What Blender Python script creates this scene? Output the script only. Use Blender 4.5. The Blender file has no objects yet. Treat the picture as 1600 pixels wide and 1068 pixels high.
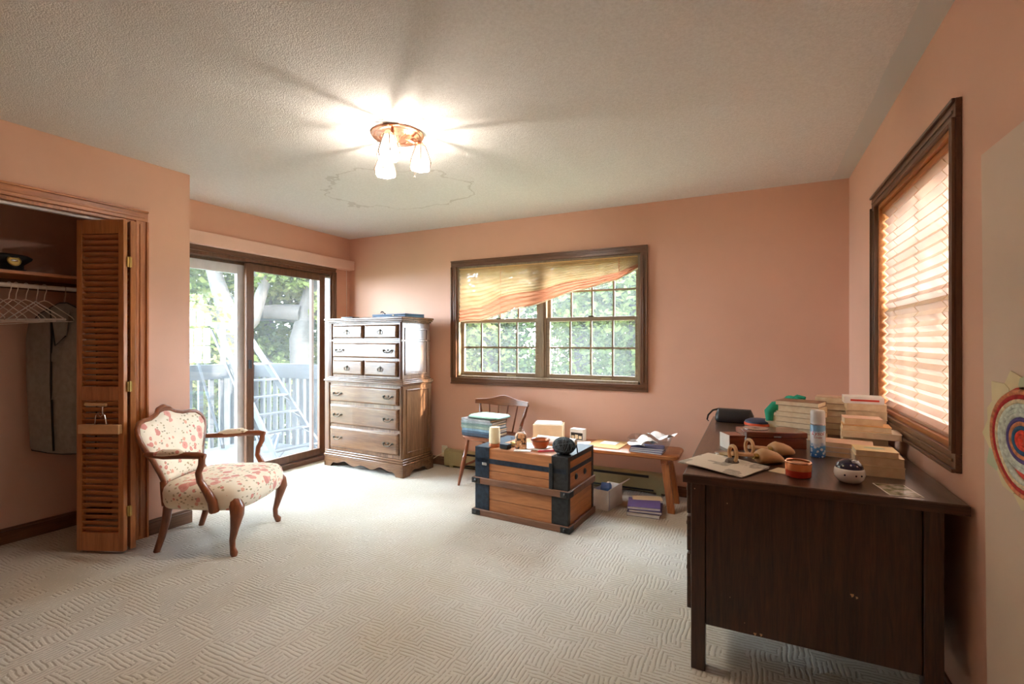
import bpy, math, random
from mathutils import Vector, Matrix
import numpy as np
random.seed(7); rng = np.random.default_rng(11)
S = bpy.context.scene
COL = S.collection
PI = math.pi

# ------------------------------------------------------------------ camera, world, sun, exposure
TH = 0.4573; FPX = 762.16; V0 = 532.82; HC = 1.2725
cam = bpy.data.cameras.new('camera'); camo = bpy.data.objects.new('camera', cam); COL.objects.link(camo)
cam.sensor_width = 36.0; cam.lens = FPX / 1600 * 36.0
cam.shift_y = (V0 - 534.0) / 1600
cam.clip_start = 0.02; cam.clip_end = 300
camo.location = (0, 0, HC); camo.rotation_euler = (PI / 2, 0, TH)
S.camera = camo

w = bpy.data.worlds.new('sky'); S.world = w; w.use_nodes = True
bg = w.node_tree.nodes['Background']
bg.inputs['Color'].default_value = (0.72, 0.87, 1.0, 1); bg.inputs['Strength'].default_value = 9.0

sl = bpy.data.lights.new('sun', 'SUN'); sl.energy = 4.6; sl.angle = math.radians(0.8); sl.color = (1.0, 0.90, 0.80)
so = bpy.data.objects.new('sun', sl); COL.objects.link(so)
so.rotation_euler = Vector((-0.93, -0.22, -0.30)).to_track_quat('-Z', 'Y').to_euler()

S.view_settings.view_transform = 'Standard'; S.view_settings.look = 'None'
S.view_settings.exposure = 2.6; S.view_settings.gamma = 1.0; S.view_settings.use_curve_mapping = False
S.cycles.use_denoising = True; S.cycles.use_adaptive_sampling = True; S.cycles.adaptive_threshold = 0.02
S.cycles.max_bounces = 10; S.cycles.diffuse_bounces = 6; S.cycles.glossy_bounces = 3
S.cycles.transmission_bounces = 6; S.cycles.transparent_max_bounces = 12
S.cycles.sample_clamp_indirect = 12.0; S.cycles.caustics_reflective = False; S.cycles.caustics_refractive = False

# ------------------------------------------------------------------ room numbers (metres)
XL, XR, XC, YB, ZC = -4.1416, 0.6238, -3.5484, 4.2005, 2.44
YCL = 2.077          # end of the closet wall
YF = -0.8            # wall behind the camera
XCB = -4.21          # back of the closet

def portal(name, loc, rot, sx, sy):
    l = bpy.data.lights.new(name, 'AREA'); l.shape = 'RECTANGLE'; l.size = sx; l.size_y = sy; l.energy = 1
    l.cycles.is_portal = True
    o = bpy.data.objects.new(name, l); COL.objects.link(o); o.location = loc; o.rotation_euler = rot
portal('window_portal_back', (-1.77, YB + .2, 1.46), (-PI / 2, 0, 0), 1.9, 1.2)
portal('window_portal_left', (XL - .2, 3.2, 1.0), (PI / 2, 0, -PI / 2), 1.7, 2.0)
portal('window_portal_right', (XR + .2, 2.74, 1.46), (PI / 2, 0, PI / 2), 1.2, 1.2)

# ------------------------------------------------------------------ helpers: colour and materials
def lin(c):
    return tuple(((v / 255) / 12.92 if v / 255 <= .04045 else ((v / 255 + .055) / 1.055) ** 2.4) for v in c) + (1.0,)

class G:
    def __init__(s, name):
        s.m = bpy.data.materials.new(name); s.m.use_nodes = True
        s.t = s.m.node_tree; s.b = s.t.nodes['Principled BSDF']; s.o = s.t.nodes['Material Output']
    def n(s, typ, **kw):
        nd = s.t.nodes.new(typ)
        for k, v in kw.items():
            if k.startswith('i_'):
                key = k[2:]
                key = int(key) if key.isdigit() else key
                s.put(nd.inputs[key], v)
            else:
                setattr(nd, k, v)
        return nd
    def put(s, sock, v):
        if isinstance(v, bpy.types.NodeSocket): s.t.links.new(v, sock)
        else: sock.default_value = v
    def coord(s, scale=(1, 1, 1), rot=(0, 0, 0), loc=(0, 0, 0), what='Object'):
        tc = s.n('ShaderNodeTexCoord'); mp = s.n('ShaderNodeMapping')
        s.t.links.new(tc.outputs[what], mp.inputs['Vector'])
        mp.inputs['Scale'].default_value = scale; mp.inputs['Rotation'].default_value = rot; mp.inputs['Location'].default_value = loc
        return mp.outputs[0]
    def noise(s, vec, scale=5, detail=3, dist=0, rough=.5):
        nd = s.n('ShaderNodeTexNoise'); s.put(nd.inputs['Vector'], vec)
        nd.inputs['Scale'].default_value = scale; nd.inputs['Detail'].default_value = detail
        nd.inputs['Distortion'].default_value = dist; nd.inputs['Roughness'].default_value = rough
        return nd.outputs['Fac']
    def vor(s, vec, scale=5, feature='F1', rnd=1.0, dist='EUCLIDEAN'):
        nd = s.n('ShaderNodeTexVoronoi'); nd.feature = feature
        if feature != 'DISTANCE_TO_EDGE': nd.distance = dist
        s.put(nd.inputs['Vector'], vec); nd.inputs['Scale'].default_value = scale; nd.inputs['Randomness'].default_value = rnd
        return nd
    def ramp(s, fac, stops, interp='LINEAR'):
        nd = s.n('ShaderNodeValToRGB'); s.put(nd.inputs['Fac'], fac); nd.color_ramp.interpolation = interp
        e = nd.color_ramp.elements
        while len(e) < len(stops): e.new(.5)
        for el, (p, c) in zip(e, stops):
            el.position = p; el.color = c if len(c) == 4 else tuple(c) + (1,)
        return nd.outputs['Color']
    def math(s, op, a, b=None, c=None):
        nd = s.n('ShaderNodeMath', operation=op); s.put(nd.inputs[0], a)
        if b is not None: s.put(nd.inputs[1], b)
        if c is not None: s.put(nd.inputs[2], c)
        return nd.outputs[0]
    def mix(s, fac, a, b):
        nd = s.n('ShaderNodeMix'); nd.data_type = 'RGBA'
        s.put(nd.inputs[0], fac); s.put(nd.inputs[6], a); s.put(nd.inputs[7], b)
        return nd.outputs[2]
    def bump(s, h, strength=.3, dist=.01):
        nd = s.n('ShaderNodeBump'); s.put(nd.inputs['Height'], h)
        nd.inputs['Strength'].default_value = strength; nd.inputs['Distance'].default_value = dist
        s.t.links.new(nd.outputs[0], s.b.inputs['Normal'])
    def set(s, **kw):
        names = dict(col='Base Color', rough='Roughness', metal='Metallic', spec='Specular IOR Level', coat='Coat Weight', alpha='Alpha', emit='Emission Color', es='Emission Strength', trans='Transmission Weight', sheen='Sheen Weight')
        for k, v in kw.items(): s.put(s.b.inputs[names[k]], v)
        return s.m

def plain(name, c, rough=.5, metal=0, spec=.5, var=.06, sc=14, coat=0, bump=0):
    g = G(name); a = lin(c); f = g.noise(g.coord(), sc, 3)
    lo = tuple(v * (1 - var) for v in a[:3]) + (1,); hi = tuple(min(1, v * (1 + var)) for v in a[:3]) + (1,)
    g.set(col=g.ramp(f, [(.3, lo), (.7, hi)]), rough=rough, metal=metal, spec=spec, coat=coat)
    if bump: g.bump(f, bump, .002)
    return g.m

def wood(name, c1, c2, axis='x', rough=.4, sc=9, coat=.15, stretch=14, bump=.08):
    g = G(name)
    st = {'x': (1, stretch, stretch), 'y': (stretch, 1, stretch), 'z': (stretch, stretch, 1)}[axis]
    v = g.coord(st)
    f = g.noise(v, sc * .28, 5, 1.2, .6); f2 = g.noise(v, sc * 1.6, 3, .4)
    mixf = g.math('MULTIPLY_ADD', f2, .35, g.math('MULTIPLY', f, .75))
    g.set(col=g.ramp(mixf, [(.32, lin(c1)), (.72, lin(c2))]), rough=rough, coat=coat)
    g.b.inputs['Coat Roughness'].default_value = .15
    g.bump(mixf, bump, .002)
    return g.m

def emis(name, c, s):
    g = G(name); g.set(col=lin(c), emit=lin(c), es=s); return g.m

def glass(name, tint=(1, 1, 1), gloss=.06, rough=.02):
    g = G(name); nt = g.t
    tr = g.n('ShaderNodeBsdfTransparent'); tr.inputs[0].default_value = tint + (1,)
    gl = g.n('ShaderNodeBsdfGlossy'); gl.inputs['Roughness'].default_value = rough
    mx = g.n('ShaderNodeMixShader'); mx.inputs[0].default_value = gloss
    nt.links.new(tr.outputs[0], mx.inputs[1]); nt.links.new(gl.outputs[0], mx.inputs[2]); nt.links.new(mx.outputs[0], g.o.inputs[0])
    return g.m

def translucent(name, colsock_fn, fac=.5, clear=0.0, thick=1.0):
    g = G(name); col = colsock_fn(g)
    df = g.n('ShaderNodeBsdfDiffuse'); tl = g.n('ShaderNodeBsdfTranslucent'); mx = g.n('ShaderNodeMixShader')
    g.put(df.inputs[0], col); g.put(tl.inputs[0], g.mix(1 - thick, col, (.02, .012, .008, 1))); mx.inputs[0].default_value = fac
    g.t.links.new(df.outputs[0], mx.inputs[1]); g.t.links.new(tl.outputs[0], mx.inputs[2])
    last = mx
    if clear:
        tr = g.n('ShaderNodeBsdfTransparent'); m2 = g.n('ShaderNodeMixShader'); m2.inputs[0].default_value = clear
        g.t.links.new(mx.outputs[0], m2.inputs[1]); g.t.links.new(tr.outputs[0], m2.inputs[2]); last = m2
    g.t.links.new(last.outputs[0], g.o.inputs[0]); return g.m

# ------------------------------------------------------------------ helpers: geometry
class MB:
    def __init__(s): s.v = []; s.f = []
    def add(s, vs, fs):
        k = len(s.v); s.v += [tuple(p) for p in vs]; s.f += [tuple(i + k for i in f) for f in fs]; return s
    def box(s, x0, x1, y0, y1, z0, z1, M=None):
        vs = [(x0, y0, z0), (x1, y0, z0), (x1, y1, z0), (x0, y1, z0), (x0, y0, z1), (x1, y0, z1), (x1, y1, z1), (x0, y1, z1)]
        if M is not None: vs = [M @ Vector(p) for p in vs]
        return s.add(vs, [(0, 3, 2, 1), (4, 5, 6, 7), (0, 1, 5, 4), (1, 2, 6, 5), (2, 3, 7, 6), (3, 0, 4, 7)])
    def cbox(s, c, d, M=None):
        return s.box(c[0] - d[0] / 2, c[0] + d[0] / 2, c[1] - d[1] / 2, c[1] + d[1] / 2, c[2] - d[2] / 2, c[2] + d[2] / 2, M)
    def prism(s, poly, a, b, axis='y', M=None):
        def P(p, t):
            q = {'y': (p[0], t, p[1]), 'x': (t, p[0], p[1]), 'z': (p[0], p[1], t)}[axis]
            return M @ Vector(q) if M is not None else q
        n = len(poly); vs = [P(p, a) for p in poly] + [P(p, b) for p in poly]
        fs = [tuple(range(n)), tuple(range(2 * n - 1, n - 1, -1))] + [(i, i + n, (i + 1) % n + n, (i + 1) % n) for i in range(n)]
        return s.add(vs, fs)
    def loft(s, rings, cap0=True, cap1=True, closed=True):
        n = len(rings[0]); vs = [p for r in rings for p in r]; fs = []
        for k in range(len(rings) - 1):
            for i in range(n if closed else n - 1):
                j = (i + 1) % n; fs.append((k * n + i, k * n + j, (k + 1) * n + j, (k + 1) * n + i))
        if cap0: fs.append(tuple(range(n - 1, -1, -1)))
        if cap1: fs.append(tuple(range((len(rings) - 1) * n, len(rings) * n)))
        return s.add(vs, fs)
    def lathe(s, prof, n=20, c=(0, 0, 0), M=None, cap0=True, cap1=True):
        rings = []
        for r, z in prof:
            ring = [Vector((c[0] + r * math.cos(2 * PI * i / n), c[1] + r * math.sin(2 * PI * i / n), c[2] + z)) for i in range(n)]
            if M is not None: ring = [M @ p for p in ring]
            rings.append(ring)
        return s.loft(rings, cap0, cap1)
    def tube(s, path, rad, n=8, caps=True, flat=1.0, up=None):
        P = [Vector(p) for p in path]; m = len(P)
        R = rad if isinstance(rad, (list, tuple)) else [rad] * m
        tans = [((P[min(i + 1, m - 1)] - P[max(i - 1, 0)]).normalized()) for i in range(m)]
        ref = Vector(up) if up else (Vector((0, 0, 1)) if abs(tans[0].z) < .9 else Vector((1, 0, 0)))
        a = (ref - tans[0] * ref.dot(tans[0])).normalized(); rings = []
        for i in range(m):
            a = a - tans[i] * a.dot(tans[i]); a = a.normalized() if a.length > 1e-6 else Vector((1, 0, 0)); b = tans[i].cross(a)
            rings.append([P[i] + a * (R[i] * math.cos(2 * PI * k / n)) + b * (R[i] * flat * math.sin(2 * PI * k / n)) for k in range(n)])
        return s.loft(rings, caps, caps)
    def sheet(s, fn, nu, nv, th=0.0, off=(0, 0, 1)):
        pts = [[Vector(fn(i / nu, j / nv)) for i in range(nu + 1)] for j in range(nv + 1)]
        W = nu + 1; vs = [p for r in pts for p in r]
        fs = [(j * W + i, j * W + i + 1, (j + 1) * W + i + 1, (j + 1) * W + i) for j in range(nv) for i in range(nu)]
        if th:
            k = len(vs); o = Vector(off) * -th; vs = vs + [p + o for p in vs]; fs2 = [tuple(x + k for x in reversed(f)) for f in fs]
            edge = [(i, i + 1) for i in range(nu)] + [(j * W + nu, (j + 1) * W + nu) for j in range(nv)] + [(nv * W + i + 1, nv * W + i) for i in range(nu)] + [((j + 1) * W, j * W) for j in range(nv)]
            fs = fs + fs2 + [(a, a + k, b + k, b) for a, b in edge]
        return s.add(vs, fs)
    def ball(s, c, r, nu=12, nv=8, M=None):
        r = (r, r, r) if not isinstance(r, (tuple, list)) else r
        rings = []
        for j in range(1, nv):
            t = PI * j / nv
            ring = [Vector((c[0] + r[0] * math.sin(t) * math.cos(2 * PI * i / nu), c[1] + r[1] * math.sin(t) * math.sin(2 * PI * i / nu), c[2] - r[2] * math.cos(t))) for i in range(nu)]
            rings.append(ring)
        k0 = Vector((c[0], c[1], c[2] - r[2])); k1 = Vector((c[0], c[1], c[2] + r[2]))
        vs = [p for q in rings for p in q] + [k0, k1]
        if M is not None: vs = [M @ p for p in vs]
        fs = []
        for k in range(len(rings) - 1):
            for i in range(nu): j = (i + 1) % nu; fs.append((k * nu + i, k * nu + j, (k + 1) * nu + j, (k + 1) * nu + i))
        a = len(rings) * nu
        for i in range(nu): fs.append((a, (i + 1) % nu, i)); fs.append((a + 1, (len(rings) - 1) * nu + i, (len(rings) - 1) * nu + (i + 1) % nu))
        return s.add(vs, fs)

def mesh_of(name, mb, smooth=35):
    me = bpy.data.meshes.new(name); me.from_pydata(mb.v, [], mb.f); me.validate(); me.update()
    if smooth:
        me.polygons.foreach_set('use_smooth', [True] * len(me.polygons)); me.set_sharp_from_angle(angle=math.radians(smooth))
    return me
def fixn(me):
    import bmesh
    b = bmesh.new(); b.from_mesh(me); bmesh.ops.recalc_face_normals(b, faces=b.faces); b.to_mesh(me); b.free()
def O(name, mb, m, parent=None, bevel=0, smooth=35, label=None, seg=2, loc=None, rot=None):
    me = mb if isinstance(mb, bpy.types.Mesh) else mesh_of(name, mb, 0)
    if not isinstance(mb, bpy.types.Mesh):
        fixn(me)
        if smooth:
            me.polygons.foreach_set('use_smooth', [True] * len(me.polygons)); me.set_sharp_from_angle(angle=math.radians(smooth))
    o = bpy.data.objects.new(name, me); COL.objects.link(o)
    if not me.materials: me.materials.append(m)
    if parent: o.parent = parent
    if loc is not None: o.location = loc
    if rot is not None: o.rotation_euler = rot
    if bevel:
        b = o.modifiers.new('bevel', 'BEVEL'); b.width = bevel; b.segments = seg; b.limit_method = 'ANGLE'; b.angle_limit = math.radians(40); b.harden_normals = False
    if label: o['label'] = label
    return o
def tag(o, label, cat=None, group=None, kind=None):
    o['label'] = label
    if cat: o['category'] = cat
    if group: o['group'] = group
    if kind: o['kind'] = kind
    return o
def T(name, label, cat, loc=(0, 0, 0), rz=0, group=None, kind=None):
    o = bpy.data.objects.new(name, None); COL.objects.link(o); o.empty_display_size = .05
    o.location = loc; o.rotation_euler = (0, 0, rz)
    return tag(o, label, cat, group, kind)
def ST(name, mb, m, label, bevel=0, smooth=35, parent=None):
    o = O(name, mb, m, parent, bevel, smooth)
    if parent is None: o['kind'] = 'structure'; o['label'] = label
    return o
def SE(name, label, loc=(0, 0, 0), rz=0):
    o = bpy.data.objects.new(name, None); COL.objects.link(o); o.location = loc; o.rotation_euler = (0, 0, rz)
    o['kind'] = 'structure'; o['label'] = label; return o
def Rz(a, c=(0, 0, 0)):
    return Matrix.Translation(c) @ Matrix.Rotation(a, 4, 'Z')
def rrect(w, d, r, n=4, cx=0, cy=0, z=0):
    pts = []
    for sx, sy, a0 in ((1, 1, 0), (-1, 1, PI / 2), (-1, -1, PI), (1, -1, 1.5 * PI)):
        for k in range(n + 1):
            a = a0 + k / n * PI / 2
            pts.append(Vector((cx + sx * (w / 2 - r) + r * math.cos(a), cy + sy * (d / 2 - r) + r * math.sin(a), z)))
    return pts
def wallbox(mb, x0, x1, y0, y1, z0, z1, hole, axis):
    """box with a rectangular through-hole; hole = (a0, a1, z0, z1) along the wall's own axis"""
    a0, a1, h0, h1 = hole
    if axis == 'x':
        segs = [(x0, a0, z0, z1), (a1, x1, z0, z1), (a0, a1, z0, h0), (a0, a1, h1, z1)]
        for p, q, r, t in segs:
            if q - p > 1e-4 and t - r > 1e-4: mb.box(p, q, y0, y1, r, t)
    else:
        segs = [(y0, a0, z0, z1), (a1, y1, z0, z1), (a0, a1, z0, h0), (a0, a1, h1, z1)]
        for p, q, r, t in segs:
            if q - p > 1e-4 and t - r > 1e-4: mb.box(x0, x1, p, q, r, t)
    return mb

# ------------------------------------------------------------------ materials
M = {}
def wallpaint(name, c):
    g = G(name); v = g.coord()
    f = g.noise(v, 2.2, 4); a = lin(c); f2 = g.noise(v, 160, 2)
    g.set(col=g.ramp(f, [(.3, tuple(x * .96 for x in a[:3]) + (1,)), (.75, tuple(x * 1.03 for x in a[:3]) + (1,))]), rough=.55, spec=.35)
    g.bump(f2, .05, .002); return g.m
M['wall'] = wallpaint('peach_wall_paint', (221, 174, 149))
M['wall_in'] = wallpaint('closet_wall_paint', (214, 178, 160))
def ceiling_mat():
    g = G('popcorn_ceiling'); v = g.coord()
    sep = g.n('ShaderNodeSeparateXYZ'); g.put(sep.inputs[0], v); X, Y = sep.outputs[0], sep.outputs[1]
    wob = g.math('MULTIPLY', g.math('SUBTRACT', g.noise(v, 3.5, 3), .5), .10)
    strip = g.math('GREATER_THAN', g.math('ADD', X, g.math('MULTIPLY', wob, .4)), XR - .105)
    # the plastered repair: a smooth blot with a thin grey outline
    vx = g.math('DIVIDE', g.math('ADD', X, 2.46), .62); vy = g.math('DIVIDE', g.math('ADD', Y, -3.0), .46)
    r = g.math('SQRT', g.math('ADD', g.math('MULTIPLY', vx, vx), g.math('MULTIPLY', vy, vy)))
    r = g.math('ADD', r, g.math('MULTIPLY', g.math('SUBTRACT', g.noise(v, 4.0, 3), .5), .9))
    patch = g.math('LESS_THAN', r, 1.0)
    ring = g.math('LESS_THAN', g.math('ABSOLUTE', g.math('SUBTRACT', r, 1.0)), g.math('MULTIPLY', g.noise(v, 9, 2), .045))
    back = g.math('GREATER_THAN', g.math('ADD', Y, g.math('MULTIPLY', wob, 2)), 3.9)
    flat = g.math('MINIMUM', g.math('ADD', g.math('ADD', strip, patch), back), 1.0)
    pop = g.math('SUBTRACT', 1.0, g.vor(v, 170, 'F1').outputs['Distance']); pop2 = g.noise(v, 85, 4, 0, .7)
    h = g.math('MULTIPLY', g.math('ADD', g.math('MULTIPLY', pop, .6), pop2), g.math('SUBTRACT', 1.0, flat))
    base = g.ramp(pop2, [(.3, lin((220, 218, 214))), (.7, lin((238, 237, 234)))])
    base = g.mix(strip, base, lin((218, 222, 220)))
    base = g.mix(g.math('MULTIPLY', ring, .35), base, lin((170, 162, 150)))
    g.set(col=base, rough=.9, spec=.2); g.bump(h, .42, .009); return g.m
M['ceiling'] = ceiling_mat()
def carpet_mat():
    g = G('sculpted_cream_carpet'); v = g.coord()
    vv = g.n('ShaderNodeVectorMath', operation='ADD'); g.put(vv.inputs[0], v)
    nz = g.n('ShaderNodeTexNoise'); g.put(nz.inputs['Vector'], v); nz.inputs['Scale'].default_value = 7
    sc = g.n('ShaderNodeVectorMath', operation='SCALE'); g.put(sc.inputs[0], nz.outputs['Color']); sc.inputs['Scale'].default_value = .032
    g.put(vv.inputs[1], sc.outputs[0]); u = vv.outputs[0]
    cell = g.vor(u, 12.5, 'F1', 1.0, 'EUCLIDEAN')
    sc2 = g.n('ShaderNodeSeparateColor'); g.put(sc2.inputs[0], cell.outputs['Color']); rnd = sc2.outputs[0]
    sep = g.n('ShaderNodeSeparateXYZ'); g.put(sep.inputs[0], u); X, Y = sep.outputs[0], sep.outputs[1]
    pick = g.math('GREATER_THAN', rnd, .5)
    t = g.math('ADD', g.math('MULTIPLY', X, pick), g.math('MULTIPLY', Y, g.math('SUBTRACT', 1.0, pick)))
    st = g.math('SINE', g.math('MULTIPLY', t, 2 * PI / .019))
    st = g.math('MULTIPLY_ADD', st, .5, .5)
    brk = g.noise(u, 55, 3)
    groove = g.math('SMOOTH_MIN', 1.0, g.math('ADD', g.math('MULTIPLY', st, 1.5), g.math('MULTIPLY', g.math('GREATER_THAN', brk, .60), .8)), .2)
    fine = g.noise(v, 420, 2); stain = g.noise(v, 1.3, 4)
    c = g.ramp(groove, [(0.0, lin((170, 162, 148))), (.45, lin((202, 197, 187)))])
    c2 = g.ramp(stain, [(.35, lin((240, 234, 222))), (.7, (1, 1, 1, 1))])
    mm = g.n('ShaderNodeMix'); mm.data_type = 'RGBA'; mm.blend_type = 'MULTIPLY'; mm.inputs[0].default_value = 1
    g.put(mm.inputs[6], c); g.put(mm.inputs[7], c2)
    g.set(col=mm.outputs[2], rough=.95, spec=.1, sheen=.2)
    g.bump(g.math('ADD', groove, g.math('MULTIPLY', fine, .5)), .45, .008); return g.m
M['carpet'] = carpet_mat()
for ax in 'xyz':
    M['trim_' + ax] = wood('brown_stained_trim_' + ax, (74, 47, 30), (122, 84, 58), ax, .35, 8)
    M['oak_' + ax] = wood('orange_oak_' + ax, (140, 76, 34), (196, 124, 66), ax, .38, 8)
    M['darkoak_' + ax] = wood('dark_oak_desk_' + ax, (36, 22, 14), (84, 54, 36), ax, .35, 9)
    M['chest_' + ax] = wood('walnut_chest_' + ax, (72, 47, 30), (124, 88, 60), ax, .25, 6, .4)
    M['maple_' + ax] = wood('red_maple_' + ax, (90, 46, 24), (142, 80, 46), ax, .3, 7, .3)
    M['trunkw_' + ax] = wood('trunk_plank_' + ax, (138, 82, 44), (192, 128, 76), ax, .5, 6, .05)
    M['deckw_' + ax] = wood('weathered_grey_deck_' + ax, (36, 39, 42), (52, 55, 59), ax, .8, 6, 0)
M['deckfloor'] = wood('pale_weathered_deck_boards', (54, 57, 60), (70, 73, 76), 'y', .8, 6, 0)
M['closetwood'] = wood('closet_bifold_stain_z', (146, 88, 46), (196, 130, 76), 'z', .35, 8)
M['closetwood_x'] = wood('closet_bifold_stain_x', (146, 88, 46), (196, 130, 76), 'x', .35, 8)
M['desktop'] = wood('worn_desk_top', (48, 32, 24), (92, 68, 54), 'y', .28, 8, .3)
M['slatwood'] = wood('trunk_slat_wood', (96, 62, 42), (138, 96, 68), 'x', .5, 8, .05)
M['blackmetal'] = plain('black_painted_tin', (40, 42, 42), .45, .3, var=.5, sc=40)
M['bluemetal'] = plain('blue_black_tin', (28, 42, 58), .4, .3, var=.5, sc=40)
M['brass'] = plain('aged_brass_pull', (66, 54, 38), .4, .8)
M['copper'] = plain('copper_plate', (226, 170, 140), .22, .9, var=.04)
M['came'] = plain('shade_came', (120, 100, 84), .4, .6)
M['chrome'] = plain('chrome_wire', (205, 205, 205), .25, .9)
M['white'] = plain('white_plastic', (232, 230, 226), .4)
M['hanger'] = plain('white_coated_wire', (226, 220, 210), .4)
M['alu'] = plain('aluminium', (68, 72, 78), .5, .3)
M['cream'] = plain('cream_card', (233, 214, 178), .7)
M['paper'] = plain('white_paper', (240, 237, 231), .8)
M['manila'] = plain('manila_paper', (216, 172, 110), .75)
M['olive'] = plain('olive_heater_enamel', (158, 146, 104), .4)
M['dark'] = plain('dark_gap', (26, 20, 15), .8)
M['black'] = plain('black_leather', (34, 31, 32), .38, var=.2)
M['navy'] = plain('navy_fabric', (48, 54, 78), .6)
M['orange'] = plain('orange_band', (226, 84, 36), .5)
M['green'] = plain('emerald_cloth', (24, 140, 104), .8)
M['mint'] = plain('mint_vinyl', (146, 190, 160), .5)
M['purple'] = plain('purple_card', (116, 104, 176), .5)
M['red'] = plain('red_print', (214, 66, 48), .6)
M['pink'] = plain('pink_pen', (206, 70, 84), .4)
M['greywool'] = plain('grey_garment', (142, 138, 128), .7, var=.12, sc=30)
M['piping'] = plain('black_piping', (28, 26, 26), .6)
M['felt'] = plain('cream_felt', (226, 212, 172), .9)
M['feltgreen'] = plain('pale_green_felt', (196, 204, 172), .9)
M['cap'] = plain('black_cap_cloth', (26, 25, 27), .7)
M['gold'] = plain('gold_badge', (176, 150, 84), .35, .8)
M['yarn'] = plain('dark_grey_yarn', (40, 46, 50), .9, var=.5, sc=60)
M['bluecase'] = plain('dark_blue_case', (40, 76, 108), .5)
M['porcelain'] = plain('white_porcelain', (236, 232, 228), .12, coat=.5, var=.02)
M['cobalt'] = plain('cobalt_glaze', (30, 30, 66), .1, coat=.6)
M['beech'] = plain('pale_beech', (214, 172, 126), .45, var=.1)
M['stone'] = plain('grey_stone', (120, 108, 98), .7, var=.4, sc=40)
M['wax'] = plain('cream_wax', (232, 218, 180), .5)
M['terracotta'] = plain('copper_bowl', (186, 108, 66), .35, .4)
M['outlet'] = plain('ivory_plate', (228, 216, 190), .4)
M['redmahog'] = wood('mahogany_box', (98, 40, 24), (140, 66, 40), 'x', .25, 8, .4)
M['whitetrack'] = plain('white_track', (222, 226, 232), .4)
M['panelboard'] = plain('pale_cream_board', (216, 192, 172), .6, var=.03, sc=3)
def hazy_glass():  # white translucent mix puts a haze veil over the view outside
    g = G('hazy_window_glass')
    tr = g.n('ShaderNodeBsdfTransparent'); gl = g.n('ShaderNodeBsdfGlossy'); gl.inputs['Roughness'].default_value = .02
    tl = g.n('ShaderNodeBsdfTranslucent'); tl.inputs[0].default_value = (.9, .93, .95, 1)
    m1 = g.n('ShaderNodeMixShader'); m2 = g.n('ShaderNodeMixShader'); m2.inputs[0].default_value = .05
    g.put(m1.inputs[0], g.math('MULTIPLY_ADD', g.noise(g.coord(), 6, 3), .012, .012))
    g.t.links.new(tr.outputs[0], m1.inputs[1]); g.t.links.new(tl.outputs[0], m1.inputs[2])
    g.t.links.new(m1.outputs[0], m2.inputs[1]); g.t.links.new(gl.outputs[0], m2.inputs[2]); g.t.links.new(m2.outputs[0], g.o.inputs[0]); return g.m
M['glass'] = hazy_glass()
M['clear'] = glass('clear_plastic', (.93, .94, .95), .14, .08)
M['valance'] = wallpaint('peach_valance_paint', (230, 192, 172))

def pages_mat():
    g = G('book_pages'); v = g.coord((1, 1, 1)); sep = g.n('ShaderNodeSeparateXYZ'); g.put(sep.inputs[0], v)
    s = g.math('SINE', g.math('MULTIPLY', sep.outputs[2], 2600)); f = g.noise(v, 30, 2)
    k = g.math('MULTIPLY_ADD', s, .12, f)
    g.set(col=g.ramp(k, [(.3, lin((228, 202, 162))), (.75, lin((246, 228, 194)))]), rough=.85); return g.m
M['pages'] = pages_mat()
def floral_mat():
    g = G('floral_upholstery'); v = g.coord()
    col = g.mix(g.noise(v, 20, 2), lin((236, 226, 206)), lin((226, 212, 190)))
    def layer(col, scale, off, thr, thr2, c1, c2, prob, dx=(1, 1, 1)):
        vv = g.coord(dx, (0, 0, 0), off)
        wob = g.n('ShaderNodeVectorMath', operation='ADD'); g.put(wob.inputs[0], vv)
        nz = g.n('ShaderNodeTexNoise'); g.put(nz.inputs['Vector'], vv); nz.inputs['Scale'].default_value = 60
        sc = g.n('ShaderNodeVectorMath', operation='SCALE'); g.put(sc.inputs[0], nz.outputs['Color']); sc.inputs['Scale'].default_value = .012
        g.put(wob.inputs[1], sc.outputs[0])
        vr = g.vor(wob.outputs[0], scale, 'F1', .9); d = vr.outputs['Distance']
        sp = g.n('ShaderNodeSeparateColor'); g.put(sp.inputs[0], vr.outputs['Color'])
        on = g.math('MULTIPLY', g.math('LESS_THAN', d, thr), g.math('LESS_THAN', sp.outputs[0], prob))
        c = g.mix(g.math('LESS_THAN', d, thr2), lin(c1), lin(c2)); c = g.mix(g.math('GREATER_THAN', sp.outputs[1], .5), c, lin(c2))
        return g.mix(on, col, c)
    col = layer(col, 34, (3, 1, 2), .30, .12, (160, 150, 126), (178, 162, 128), .6, (1, 1, 1.6))
    col = layer(col, 24, (.3, .7, .1), .30, .12, (208, 136, 122), (220, 166, 142), .6)
    col = layer(col, 13, (1.3, .2, .5), .36, .18, (220, 158, 144), (208, 138, 126), .55)
    g.set(col=col, rough=.85, sheen=.1); g.bump(g.noise(v, 500, 2), .15, .001); return g.m
M['floral'] = floral_mat()
def leaf_mat(name, c1, c2):
    return translucent(name, lambda g: g.ramp(g.noise(g.coord(), 1.4, 3), [(.3, lin(c1)), (.7, lin(c2))]), .5)
M['leaf0'] = leaf_mat('leaf_green', (54, 66, 36), (96, 106, 58))
M['leaf1'] = leaf_mat('leaf_yellow_green', (74, 84, 44), (116, 120, 70))
M['leaf2'] = leaf_mat('leaf_deep_green', (44, 60, 38), (80, 92, 54))
M['bark'] = plain('bark', (46, 42, 39), .9, var=.35, sc=9, bump=.6)
M['grass'] = plain('pale_bounce_grass', (120, 124, 98), .95, var=.3, sc=3)  # pale tone lifted so the ground bounces daylight up to the ceiling
M['siding'] = plain('siding', (200, 190, 176), .8)
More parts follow.
